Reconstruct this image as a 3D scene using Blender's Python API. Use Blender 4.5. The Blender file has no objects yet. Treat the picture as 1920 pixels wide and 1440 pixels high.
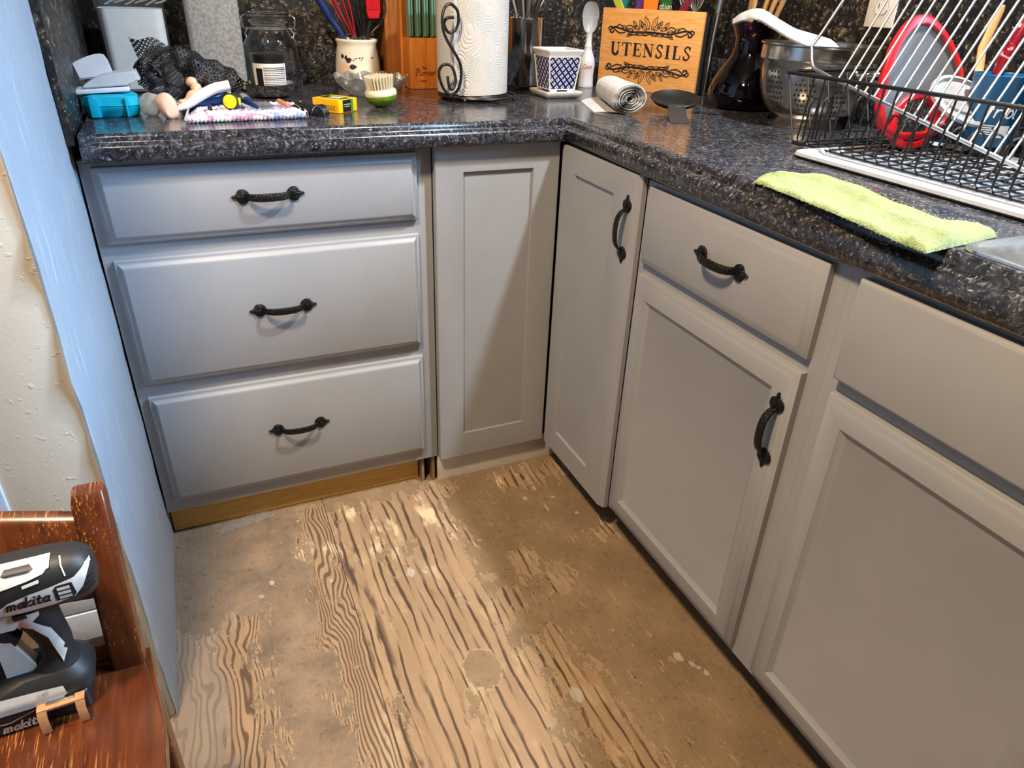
import bpy, bmesh, math, random
from mathutils import Vector, Matrix
random.seed(7)
PI = math.pi
C = bpy.context.scene.collection
# ------------------------------------------------------------------ camera, light, exposure
cam_d = bpy.data.cameras.new('camera'); cam = bpy.data.objects.new('camera', cam_d); C.objects.link(cam)
cam_d.sensor_fit = 'HORIZONTAL'; cam_d.sensor_width = 36.0
cam_d.lens = 1320.287 / 1920 * 36.0; cam_d.clip_start = 0.02
_r = (0.91760369, -0.39611377, 0.0331263); _u = (0.16686692, 0.45950372, 0.87235988); _f = (0.36077542, 0.79495296, -0.4877406)
cam.matrix_world = Matrix(((_r[0], _u[0], -_f[0], -0.62265), (_r[1], _u[1], -_f[1], -1.456587), (_r[2], _u[2], -_f[2], 1.151619), (0, 0, 0, 1)))
bpy.context.scene.camera = cam
vs = bpy.context.scene.view_settings
vs.view_transform = 'Standard'; vs.look = 'None'; vs.gamma = 1.0; vs.use_curve_mapping = False
vs.exposure = 0.0
world = bpy.data.worlds.new('world'); bpy.context.scene.world = world; world.use_nodes = True
world.node_tree.nodes['Background'].inputs[0].default_value = (0.86, 0.90, 1.0, 1)
world.node_tree.nodes['Background'].inputs[1].default_value = 0.22
def lamp(name, kind, loc, target, color, energy, size=0.1, size_y=None, spread=None):
    d = bpy.data.lights.new(name, kind); d.color = color; d.energy = energy
    if kind == 'AREA':
        d.shape = 'RECTANGLE' if size_y else 'DISK'; d.size = size
        if size_y: d.size_y = size_y
        if spread: d.spread = spread
    else: d.shadow_soft_size = size
    o = bpy.data.objects.new(name, d); C.objects.link(o); o.location = loc
    o.rotation_euler = (Vector(target) - Vector(loc)).to_track_quat('-Z', 'Y').to_euler()
    return o
lamp('sink_ceiling_light', 'AREA', (0.58, -0.80, 2.3), (0.3, -0.4, 0.0), (0.88, 0.94, 1.0), 54, 0.11)
lamp('room_ceiling_light', 'AREA', (-0.95, -1.00, 2.36), (-0.1, -0.5, 0.2), (1.0, 0.73, 0.46), 54, 0.20)
lamp('window_daylight', 'AREA', (3.6, -2.1, 2.8), (-0.7, -0.25, 0.7), (0.36, 0.63, 1.0), 560, 1.7, 1.7)

# ------------------------------------------------------------------ materials
class NT:
    def __init__(s, name):
        s.m = bpy.data.materials.new(name); s.m.use_nodes = True
        s.t = s.m.node_tree; s.b = s.t.nodes['Principled BSDF']; s.out = s.t.nodes['Material Output']
    def n(s, typ, **kw):
        nd = s.t.nodes.new(typ)
        for k, v in kw.items():
            if k.startswith('i_'):
                key = k[2:].replace('_', ' '); nd.inputs[key].default_value = v
            else: setattr(nd, k, v)
        return nd
    def l(s, a, b): s.t.links.new(a, b)
    def coord(s, scale=(1, 1, 1), rot=(0, 0, 0), loc=(0, 0, 0), kind='Object'):
        tc = s.n('ShaderNodeTexCoord'); mp = s.n('ShaderNodeMapping')
        mp.inputs['Scale'].default_value = scale; mp.inputs['Rotation'].default_value = rot; mp.inputs['Location'].default_value = loc
        s.l(tc.outputs[kind], mp.inputs[0]); return mp.outputs[0]
    def noise(s, vec, scale, detail=4, rough=.55, dist=0.0):
        nd = s.n('ShaderNodeTexNoise'); nd.inputs['Scale'].default_value = scale; nd.inputs['Detail'].default_value = detail
        nd.inputs['Roughness'].default_value = rough; nd.inputs['Distortion'].default_value = dist
        if vec is not None: s.l(vec, nd.inputs['Vector'])
        return nd.outputs[0]
    def ramp(s, fac, stops, interp='LINEAR'):
        nd = s.n('ShaderNodeValToRGB'); cr = nd.color_ramp; cr.interpolation = interp
        while len(cr.elements) < len(stops): cr.elements.new(0.5)
        for e, (p, c) in zip(cr.elements, stops):
            e.position = p; e.color = c if len(c) == 4 else (*c, 1)
        s.l(fac, nd.inputs[0]); return nd.outputs[0]
    def mix(s, fac, a, b, typ='MIX'):
        nd = s.n('ShaderNodeMix', data_type='RGBA', blend_type=typ)
        for sock, v in ((nd.inputs[0], fac), (nd.inputs[6], a), (nd.inputs[7], b)):
            if isinstance(v, (int, float)): sock.default_value = v
            elif isinstance(v, tuple): sock.default_value = (*v[:3], 1)
            else: s.l(v, sock)
        return nd.outputs[2]
    def math(s, op, a, b=None, c=None, clamp=False):
        nd = s.n('ShaderNodeMath', operation=op, use_clamp=clamp)
        for sock, v in zip(nd.inputs, (a, b, c)):
            if v is None: continue
            if isinstance(v, (int, float)): sock.default_value = v
            else: s.l(v, sock)
        return nd.outputs[0]
    def step(s, v, lo, hi):
        nd = s.n('ShaderNodeMapRange', interpolation_type='SMOOTHSTEP')
        nd.inputs[1].default_value = lo; nd.inputs[2].default_value = hi
        s.l(v, nd.inputs[0]); return nd.outputs[0]
    def bump(s, h, strength=.2, dist=.002):
        nd = s.n('ShaderNodeBump'); nd.inputs['Strength'].default_value = strength; nd.inputs['Distance'].default_value = dist
        s.l(h, nd.inputs['Height']); s.l(nd.outputs[0], s.b.inputs['Normal']); return nd
    def base(s, v):
        if isinstance(v, tuple): s.b.inputs['Base Color'].default_value = (*v[:3], 1)
        else: s.l(v, s.b.inputs['Base Color'])
    def set(s, rough=None, metal=None, **kw):
        if rough is not None: s.b.inputs['Roughness'].default_value = rough
        if metal is not None: s.b.inputs['Metallic'].default_value = metal
        for k, v in kw.items(): s.b.inputs[k.replace('_', ' ')].default_value = v

def plain(name, col, rough=.4, metal=0.0, bump=None, vary=.06, vscale=30, **kw):
    t = NT(name); v = t.coord()
    n = t.noise(v, vscale, 3)
    a = tuple(max(0, c * (1 - vary)) for c in col); b = tuple(min(1, c * (1 + vary)) for c in col)
    t.base(t.ramp(n, [(.3, a), (.7, b)])); t.set(rough, metal, **kw)
    if bump: t.bump(t.noise(v, bump[0], 4), bump[1], bump[2])
    return t.m

def srgb(r, g, b):
    f = lambda c: (c / 255 / 12.92) if c / 255 <= .04045 else ((c / 255 + .055) / 1.055) ** 2.4
    return (f(r), f(g), f(b))

def m_cabinet():
    t = NT('cabinet_grey_paint'); v = t.coord()
    n = t.noise(v, 9, 3)
    t.base(t.ramp(n, [(.3, (.305, .315, .332)), (.7, (.330, .340, .358))])); t.set(.42)
    st = t.coord((6, 6, 120)); g = t.noise(st, 4, 4)
    fine = t.noise(v, 260, 3)
    drip = t.step(t.noise(v, 13, 2), .66, .70)
    h = t.math('ADD', t.math('MULTIPLY', g, .35), t.math('ADD', t.math('MULTIPLY', fine, .25), t.math('MULTIPLY', drip, .5)))
    t.bump(h, .22, .0012); return t.m

def m_counter():
    t = NT('dark_granite_laminate'); v = t.coord()
    w = t.noise(v, 60, 2)
    dv = t.n('ShaderNodeVectorMath', operation='MULTIPLY_ADD'); t.l(v, dv.inputs[0]); dv.inputs[1].default_value = (1, 1, 1)
    sc = t.n('ShaderNodeVectorMath', operation='SCALE'); sc.inputs[3].default_value = .02
    nz = t.n('ShaderNodeTexNoise'); nz.inputs['Scale'].default_value = 50; t.l(v, nz.inputs['Vector']); t.l(nz.outputs[1], sc.inputs[0])
    t.l(sc.outputs[0], dv.inputs[2]); d = dv.outputs[0]
    a = t.noise(d, 150, 5, .68); b = t.noise(d, 60, 5, .65, .6)
    col = t.ramp(b, [(.36, (.008, .008, .010)), (.52, (.024, .024, .029)), (.70, (.065, .065, .072))])
    f1 = t.step(a, .52, .66)
    col = t.mix(t.math('MULTIPLY', f1, .8), col, (.19, .19, .20))
    f2 = t.step(t.noise(d, 230, 4, .65), .62, .70)
    col = t.mix(f2, col, (.55, .53, .52))
    t.base(col); t.set(.17); t.b.inputs['Specular IOR Level'].default_value = .55
    t.bump(t.noise(v, 350, 2), .03, .0006); return t.m

def m_backsplash():
    t = NT('black_gold_sponged_wall'); v = t.coord()
    n = t.noise(v, 55, 8, .8, .5); p = t.noise(v, 7, 3)
    col = t.ramp(n, [(.48, (.006, .006, .007)), (.55, (.06, .042, .022)), (.63, (.30, .21, .11))])
    col = t.mix(t.math('MULTIPLY', t.step(p, .40, .62), .85), (.008, .008, .009), col)
    w = t.step(t.noise(v, 110, 5, .75), .60, .66)
    t.base(t.mix(w, col, (.5, .46, .40))); t.set(.38); t.bump(n, .35, .003); return t.m

def m_floor():
    t = NT('stripped_plywood_floor'); v = t.coord()
    sp = t.n('ShaderNodeSeparateXYZ'); t.l(v, sp.inputs[0]); x, y = sp.outputs[0], sp.outputs[1]
    ragged = t.noise(t.coord((18, 7, 1)), 1.6, 7, .7)           # torn outlines run along the grain
    rg = t.math('MULTIPLY', t.math('SUBTRACT', ragged, .5), .30)
    fine = t.noise(t.coord((90, 22, 1)), 1.4, 5, .7)
    rf = t.math('MULTIPLY', t.math('SUBTRACT', fine, .5), .07)
    rag = t.math('ADD', rg, rf)
    def band(c, lo, hi, soft=.004):
        q = t.math('ADD', c, rag)
        return t.math('MULTIPLY', t.step(q, lo - soft, lo + soft), t.math('SUBTRACT', 1.0, t.step(q, hi - soft, hi + soft)))
    def hard(c, lo, hi, soft=.001):
        return t.math('MULTIPLY', t.step(c, lo - soft, lo + soft), t.math('SUBTRACT', 1.0, t.step(c, hi - soft, hi + soft)))
    def both(a, b): return t.math('MULTIPLY', a, b)
    def any_(*q):
        r = q[0]
        for k in q[1:]: r = t.math('MAXIMUM', r, k)
        return r
    # grain
    wob = t.noise(t.coord((5, 1.3, 1)), 1.5, 4, .55)
    xs = t.math('ADD', t.math('MULTIPLY', x, 1.0), t.math('MULTIPLY', wob, .075))
    def lines(freq, vec_wob, lo, hi):
        s_ = t.math('SINE', t.math('MULTIPLY', vec_wob, freq)); return t.step(s_, lo, hi)
    broad = lines(300, xs, .35, .98)
    brk = t.step(t.noise(t.coord((40, 3.2, 1)), 1.5, 4, .6), .36, .56)
    broad = t.math('MULTIPLY', broad, brk)
    wob2 = t.noise(t.coord((7, 2.6, 1), loc=(3, 1, 0)), 1.3, 2, .5, .6)
    xs2 = t.math('ADD', x, t.math('MULTIPLY', wob2, .10))
    tight = lines(780, xs2, -.2, .7)
    wob3 = t.noise(t.coord((9, 3.6, 1), loc=(7, 2, 0)), 1.1, 2, .5, .8)
    xs3 = t.math('ADD', x, t.math('MULTIPLY', wob3, .11))
    patchg = lines(480, xs3, .1, .8)
    fib = t.noise(t.coord((220, 9, 1)), 1.5, 5, .65)
    wood = t.ramp(t.noise(t.coord((14, 2.5, 1)), 1.5, 4), [(.3, srgb(152, 124, 94)), (.7, srgb(176, 147, 114))])
    wood = t.mix(t.math('MULTIPLY', t.step(fib, .45, .75), .35), wood, srgb(142, 104, 70))
    pale = t.step(t.noise(t.coord((10, 4, 1), loc=(2, 5, 0)), 1.5, 5, .65), .52, .66)
    top = t.math('SUBTRACT', 1.0, t.step(t.math('MULTIPLY', y, -1.0), .10, .42))
    wood = t.mix(t.math('MULTIPLY', pale, t.math('ADD', .25, t.math('MULTIPLY', top, .6))), wood, srgb(232, 208, 168))
    dark = srgb(70, 49, 36)
    left = t.math('SUBTRACT', 1.0, t.step(x, -.4685, -.4675))
    g = t.math('MULTIPLY', broad, t.math('SUBTRACT', 1.0, left))
    strip = both(band(x, -.60, -.30), left)
    lowl = t.math('SUBTRACT', 1.0, t.step(x, -.64, -.62))
    g = t.math('ADD', g, t.math('MULTIPLY', t.math('MULTIPLY', tight, .8), t.math('MULTIPLY', left, t.math('SUBTRACT', 1.0, lowl))))
    g = t.math('ADD', g, t.math('MULTIPLY', t.math('MULTIPLY', patchg, .85), lowl), clamp=True)
    wood = t.mix(t.math('MULTIPLY', g, .95), wood, dark)
    blot = t.step(t.noise(t.coord((26, 5, 1), loc=(1, 3, 0)), 1.5, 3), .66, .74)
    wood = t.mix(t.math('MULTIPLY', blot, .65), wood, srgb(84, 64, 50))
    near = t.math('MULTIPLY', hard(x, -.468, -.425, .006), t.step(t.noise(t.coord((30, 6, 1), loc=(6, 1, 0)), 1.4, 4, .6), .50, .60))
    wood = t.mix(t.math('MULTIPLY', near, .75), wood, srgb(78, 58, 46))
    # grey tint over the left side of the lower left patch
    wx = t.math('SUBTRACT', 1.0, t.step(t.math('ADD', x, t.math('MULTIPLY', rag, .6)), -.745, -.715))
    wood = t.mix(t.math('MULTIPLY', wx, .72), wood, srgb(128, 118, 108))
    # old adhesive
    ad = t.ramp(t.noise(v, 7, 6, .65), [(.30, srgb(124, 102, 76)), (.5, srgb(140, 117, 88)), (.70, srgb(154, 131, 101))])
    ad_l = t.ramp(t.noise(v, 9, 6, .68), [(.30, srgb(108, 94, 78)), (.5, srgb(138, 117, 95)), (.70, srgb(160, 136, 110))])
    ad = t.mix(t.math('SUBTRACT', 1.0, t.step(x, -.52, -.40)), ad, ad_l)
    wall_side = t.math('SUBTRACT', 1.0, t.step(x, -.80, -.60))
    ad = t.mix(t.math('MULTIPLY', wall_side, .6), ad, srgb(104, 96, 86))
    ad = t.mix(t.math('MULTIPLY', t.step(t.noise(v, 60, 5, .7), .54, .70), .6), ad, srgb(92, 70, 48))
    ad = t.mix(t.math('MULTIPLY', t.step(t.noise(v, 110, 4, .7), .63, .70), .7), ad, srgb(206, 186, 150))
    ad = t.mix(t.math('MULTIPLY', t.step(t.noise(v, 22, 2), .71, .73), .75), ad, srgb(170, 166, 150))
    # where the plywood face shows
    bare = both(band(x, -.468, -.185), band(y, -3.0, -.025))
    bare = any_(bare, both(hard(x, -.4685, -.40), hard(y, -3, -.03)))
    xa = t.math('ADD', x, t.math('MULTIPLY', t.math('ADD', y, .72), .18)); low = both(band(xa, -.155, -.075), band(y, -3, -.56)); low = any_(low, both(band(x, -.20, -.125), band(y, -.50, -.43)), both(band(x, -.05, -.005), band(y, -.47, -.40)), both(band(x, -.11, -.05), band(y, -.40, -.33)), both(band(x, -.215, -.13), band(y, -.055, -.025)))
    strip2 = both(band(x, -.535, -.40), band(y, -3, .02)); strip2 = both(strip2, left)
    patch = both(band(x, -.86, -.665), band(y, -3, -.31))
    yp = both(band(x, -.02, .17), band(y, -.10, -.02))
    yp2 = both(band(x, .13, .19), band(y, -.37, -.30))
    sc_ = both(t.step(t.noise(t.coord((30, 9, 1), loc=(4, 4, 0)), 1.5, 6, .7), .61, .64), band(x, -.25, .10))
    bare = any_(bare, low, strip2, patch, yp, yp2, sc_)
    hole = t.math('SUBTRACT', 1.0, t.step(t.math('ADD', t.math('SQRT', t.math('ADD', t.math('POWER', t.math('ADD', x, .275), 2), t.math('POWER', t.math('MULTIPLY', t.math('ADD', y, .60), .75), 2))), t.math('MULTIPLY', rf, .5)), .034, .038))
    bare = t.math('MULTIPLY', bare, t.math('SUBTRACT', 1.0, hole), clamp=True)
    patches = t.step(t.noise(t.coord((9, 5, 1), loc=(8, 8, 0)), 1.4, 6, .7), .60, .62)
    bare = t.math('MULTIPLY', bare, t.math('SUBTRACT', 1.0, t.math('MULTIPLY', patches, t.step(t.math('MULTIPLY', y, -1), -.2, .15))), clamp=True)
    rimw = t.step(bare, .02, .5); rim = t.math('MULTIPLY', rimw, t.math('SUBTRACT', 1.0, t.step(bare, .5, .98)))
    col = t.mix(bare, ad, wood)
    col = t.mix(t.math('MULTIPLY', rim, .7), col, srgb(214, 186, 142))
    for gx_, gy_, gr in ((.10, -.72, .010), (.115, -.745, .006), (.122, -.757, .005), (.128, -.772, .006), (.06, -.12, .006), (.09, -.17, .005), (.02, -.15, .006), (.12, -.25, .005), (-.33, -.30, .011), (-.30, -.31, .006), (-.13, -.72, .014), (-.62, -.22, .006), (-.50, -.26, .005)):
        dd = t.math('SQRT', t.math('ADD', t.math('POWER', t.math('SUBTRACT', x, gx_), 2), t.math('POWER', t.math('MULTIPLY', t.math('SUBTRACT', y, gy_), .7), 2)))
        sp_ = t.math('SUBTRACT', 1.0, t.step(t.math('ADD', dd, t.math('MULTIPLY', rf, .25)), gr * .7, gr))
        col = t.mix(t.math('MULTIPLY', sp_, .7), col, srgb(196, 188, 172))
    crack = t.step(t.math('ABSOLUTE', t.math('SUBTRACT', t.noise(t.coord((9, 9, 1), loc=(2, 9, 0)), 2.2, 6, .7), .5)), .0, .010)
    ck = t.math('MULTIPLY', t.math('SUBTRACT', 1.0, crack), t.math('MULTIPLY', t.math('SUBTRACT', 1.0, bare), t.step(t.noise(v, 6, 2), .50, .62)))
    col = t.mix(t.math('MULTIPLY', ck, .65), col, srgb(84, 66, 48))
    seam = hard(t.math('ADD', x, t.math('MULTIPLY', rf, .02)), -.4695, -.4675, .0006)
    col = t.mix(t.math('MULTIPLY', seam, .9), col, (.02, .014, .01))
    t.base(col); t.set(.75)
    t.bump(t.math('ADD', t.math('MULTIPLY', g, -.35), t.math('ADD', t.math('MULTIPLY', bare, -.6), t.math('MULTIPLY', fine, .5))), .35, .0025)
    return t.m

def m_wall_blue():
    t = NT('pale_blue_wall_paint'); v = t.coord()
    n = t.noise(v, 6, 5); s_ = t.noise(t.coord((30, 60, 5)), 1.6, 6, .7)
    c = t.ramp(n, [(.3, (.50, .57, .66)), (.7, (.56, .62, .69))])
    c = t.mix(t.math('MULTIPLY', t.step(s_, .55, .66), .75), c, (.80, .82, .84)); s2 = t.noise(t.coord((30, 110, 9), rot=(.5, 0, 0)), 1.6, 6, .75); c = t.mix(t.math('MULTIPLY', t.step(s2, .60, .66), .6), c, (.82, .83, .84))
    t.base(c); t.set(.6); t.bump(t.noise(v, 90, 4), .25, .002); return t.m

def m_cream():
    t = NT('cream_wall_paint'); v = t.coord()
    lumps = t.step(t.noise(v, 70, 3), .62, .74)
    t.base(t.ramp(t.noise(v, 8, 3), [(.3, (.66, .60, .48)), (.7, (.70, .64, .52))])); t.set(.5)
    t.bump(t.math('ADD', lumps, t.math('MULTIPLY', t.noise(v, 160, 3), .3)), .3, .0015); return t.m

def m_wood(name, c1, c2, c3, along=(1, 1, 1), freq=1.0, rough=.4, stripes=None):
    t = NT(name); v = t.coord(along)
    n = t.noise(v, 3 * freq, 5, .6, .4); f = t.noise(v, 11 * freq, 4, .7)
    c = t.ramp(n, [(.3, c1), (.52, c2), (.72, c3)])
    c = t.mix(t.math('MULTIPLY', t.step(f, .5, .75), .4), c, tuple(x * .6 for x in c1))
    t.base(c); t.set(rough); t.bump(f, .12, .001); return t.m

def m_chair():
    t = NT('worn_redbrown_stained_wood'); v = t.coord((30, 3.5, 3.5))
    n = t.noise(v, 3, 4); c = t.ramp(n, [(.3, srgb(64, 28, 12)), (.6, srgb(90, 42, 17)), (.8, srgb(112, 56, 24))])
    sc = t.noise(t.coord((420, 16, 160), rot=(0, 0, .22)), 1.2, 4, .7)
    zone = t.noise(t.coord(), 9, 3)
    w = t.math('MULTIPLY', t.step(sc, .56, .63), t.step(zone, .40, .56))
    c = t.mix(t.math('MULTIPLY', w, .7), c, srgb(206, 140, 72))
    wide = t.math('MULTIPLY', t.step(t.noise(t.coord((60, 22, 40)), 1.5, 6, .75), .60, .66), t.step(zone, .54, .62))
    c = t.mix(t.math('MULTIPLY', wide, .55), c, srgb(190, 112, 54))
    t.base(c); t.set(.28); t.bump(n, .1, .001); return t.m

def m_thin(name, tint=(.95, .97, .97), gloss=.12, fog=0.0, fogcol=(.8, .8, .8), fogscale=None, rough=.03):
    t = NT(name); tr = t.n('ShaderNodeBsdfTransparent'); tr.inputs[0].default_value = (*tint, 1)
    gl = t.n('ShaderNodeBsdfGlossy'); gl.inputs['Roughness'].default_value = rough
    fr = t.n('ShaderNodeLayerWeight')
    m1 = t.n('ShaderNodeMixShader'); t.l(t.math('ADD', t.math('MULTIPLY', t.math('POWER', fr.outputs['Facing'], 4.0), .7), .03 + gloss * .12, clamp=True), m1.inputs[0]); t.l(tr.outputs[0], m1.inputs[1]); t.l(gl.outputs[0], m1.inputs[2])
    last = m1.outputs[0]
    if fog > 0:
        df = t.n('ShaderNodeBsdfDiffuse'); df.inputs[0].default_value = (*fogcol, 1)
        m2 = t.n('ShaderNodeMixShader'); t.l(last, m2.inputs[1]); t.l(df.outputs[0], m2.inputs[2])
        if fogscale:
            n = t.noise(t.coord(), fogscale, 6, .7)
            t.l(t.math('MULTIPLY', t.math('ADD', .55, t.math('MULTIPLY', t.step(n, .38, .66), .45)), fog), m2.inputs[0])
        else: m2.inputs[0].default_value = fog
        last = m2.outputs[0]
    t.l(last, t.out.inputs[0]); return t.m

def m_glass(name, col=(1, 1, 1), rough=.0, ior=1.47):
    t = NT(name); t.base(col); t.set(rough); t.b.inputs['Transmission Weight'].default_value = 1.0; t.b.inputs['IOR'].default_value = ior
    return t.m

def m_mesh():
    t = NT('black_mesh_fabric'); uv = t.coord((1, 1, 1), kind='UV')
    sp = t.n('ShaderNodeSeparateXYZ'); t.l(uv, sp.inputs[0])
    a = t.math('SINE', t.math('MULTIPLY', sp.outputs[0], 6.2832)); b = t.math('SINE', t.math('MULTIPLY', sp.outputs[1], 6.2832))
    h = t.math('MULTIPLY', a, b); hole = t.step(h, .45, .55)
    t.base((.012, .012, .014)); t.set(.55); t.bump(t.math('ABSOLUTE', h), .6, .001)
    tr = t.n('ShaderNodeBsdfTransparent'); mx = t.n('ShaderNodeMixShader'); t.l(hole, mx.inputs[0]); t.l(t.b.outputs[0], mx.inputs[1]); t.l(tr.outputs[0], mx.inputs[2])
    t.l(mx.outputs[0], t.out.inputs[0]); return t.m

def m_lattice():
    t = NT('blue_white_flower_lattice_glaze'); v = t.coord((1, 1, 1))
    sp = t.n('ShaderNodeSeparateXYZ'); t.l(v, sp.inputs[0])
    h = t.math('ADD', sp.outputs[0], sp.outputs[1]); z = sp.outputs[2]; S = 58.0
    p = t.math('FRACT', t.math('MULTIPLY', t.math('ADD', h, z), S)); q = t.math('FRACT', t.math('MULTIPLY', t.math('SUBTRACT', h, z), S))
    p = t.math('ABSOLUTE', t.math('SUBTRACT', p, .5)); q = t.math('ABSOLUTE', t.math('SUBTRACT', q, .5))
    sq = t.math('SUBTRACT', 1.0, t.step(t.math('MAXIMUM', p, q), .29, .33))
    cross = t.step(t.math('MINIMUM', p, q), .02, .06)
    ctr = t.step(t.math('MAXIMUM', p, q), .07, .10)
    w = t.math('MULTIPLY', sq, t.math('MULTIPLY', t.math('MAXIMUM', cross, .0), ctr))
    t.base(t.mix(w, srgb(22, 28, 84), (.66, .66, .65))); t.set(.15); return t.m

def m_yarn():
    t = NT('variegated_knit_yarn'); v = t.coord()
    n = t.noise(t.coord((9, 26, 9)), 1.6, 2)
    c = t.ramp(n, [(.30, srgb(214, 210, 212)), (.40, srgb(236, 234, 234)), (.47, srgb(176, 120, 160)), (.52, srgb(230, 226, 230)), (.60, srgb(120, 140, 190)), (.66, srgb(232, 230, 228)), (.74, srgb(140, 110, 96))])
    t.base(c); t.set(.9); sp = t.n('ShaderNodeSeparateXYZ'); t.l(v, sp.inputs[0])
    t.bump(t.noise(v, 260, 2), .7, .003); return t.m

def m_terry(name, c1, c2):
    t = NT(name); v = t.coord(); n = t.noise(v, 420, 3, .7); b = t.noise(v, 24, 3)
    c = t.mix(t.math('MULTIPLY', t.step(b, .4, .65), .5), t.ramp(n, [(.32, tuple(x * .72 for x in c1)), (.62, c1)]), c2)
    t.base(c); t.set(.95); t.b.inputs['Sheen Weight'].default_value = .4; t.bump(n, .9, .003); return t.m

def m_papertowel():
    t = NT('embossed_white_paper'); v = t.coord()
    vo = t.n('ShaderNodeTexVoronoi'); vo.inputs['Scale'].default_value = 17; t.l(t.coord((1, 1, .8)), vo.inputs['Vector'])
    rings = t.math('SINE', t.math('MULTIPLY', vo.outputs['Distance'], 125))
    t.base((.58, .57, .55)); t.set(.9)
    t.bump(t.math('ADD', t.math('MULTIPLY', rings, .5), t.math('MULTIPLY', t.noise(v, 600, 2), .5)), .45, .0016); return t.m

def m_steel(name, rough=.22, col=(.62, .60, .57), brushed=(4, 4, 220)):
    t = NT(name); n = t.noise(t.coord(brushed), 2, 3); t.base(col); t.set(rough, 1.0); t.bump(n, .05, .0006); return t.m

def m_hammered():
    t = NT('hammered_black_iron'); v = t.coord(); vo = t.n('ShaderNodeTexVoronoi'); vo.inputs['Scale'].default_value = 420; t.l(v, vo.inputs['Vector'])
    t.base((.005, .005, .005)); t.set(.36); t.b.inputs['Specular IOR Level'].default_value = .28
    t.bump(vo.outputs['Distance'], .8, .0018); return t.m

CAB = m_cabinet(); COUNTER = m_counter(); SPLASH = m_backsplash(); FLOOR = m_floor(); BLUEWALL = m_wall_blue(); CREAM = m_cream()
IRON = m_hammered(); STEEL = m_steel('polished_steel', .12); BRUSHED = m_steel('brushed_steel', .30); CHROME = m_steel('bright_wire', .32, (.86, .85, .82))
WHITEPL = plain('white_plastic', (.56, .57, .59), .35); DARK = plain('gap_shade_black', (.012, .011, .010), .8)  # DARK is near-black paint standing in for shade in gaps, holes and slots
BLACKPL = plain('black_plastic', (.012, .012, .013), .42); BLACKM = plain('black_painted_metal', (.013, .011, .010), .35)
BAMBOO = m_wood('bamboo_board', srgb(196, 130, 62), srgb(214, 152, 82), srgb(226, 168, 98), (6, 6, 90), 1, .42)
BLOCK = m_wood('honey_oak_block', srgb(176, 98, 34), srgb(200, 122, 50), srgb(214, 140, 66), (26, 26, 3), 1.2, .3)
BLOCKD = m_wood('dark_oak_block', srgb(120, 66, 22), srgb(146, 86, 34), srgb(160, 100, 44), (26, 26, 3), 1.2, .35)
PLYEDGE = m_wood('raw_toe_board', srgb(186, 142, 70), srgb(204, 160, 84), srgb(214, 172, 98), (3, 20, 60), 1, .5)
TOE_SHADE = m_wood('toe_shadow_brown', srgb(70, 54, 38), srgb(92, 72, 50), srgb(104, 84, 60), (20, 3, 20), 1, .8)  # dark brown puts the toe recess shadow into the board colour
WHITEPAINT = plain('white_painted_board', (.66, .65, .62), .45, bump=(60, .1, .001))
CHAIRW = m_chair(); CERAM = plain('cream_glazed_ceramic', (.70, .63, .50), .15); WHITECER = plain('white_glazed_ceramic', (.66, .65, .61), .15)
THIN = m_thin('clear_plastic', (.93, .95, .95), .15); INK = plain('black_ink', (.008, .008, .009), .5)

# ------------------------------------------------------------------ mesh helpers
def spl(pts, n=8, closed=False):
    P = [Vector(p) for p in pts]; out = []; N = len(P)
    rng = range(N if closed else N - 1)
    for i in rng:
        if closed: a, b, c, d = P[(i - 1) % N], P[i], P[(i + 1) % N], P[(i + 2) % N]
        else:
            b, c = P[i], P[i + 1]; a = P[i - 1] if i > 0 else b * 2 - c; d = P[i + 2] if i + 2 < N else c * 2 - b
        for k in range(n):
            s = k / n
            out.append(.5 * ((2 * b) + (c - a) * s + (2 * a - 5 * b + 4 * c - d) * s * s + (3 * b - a - 3 * c + d) * s ** 3))
    if not closed: out.append(P[-1].copy())
    return out

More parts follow.
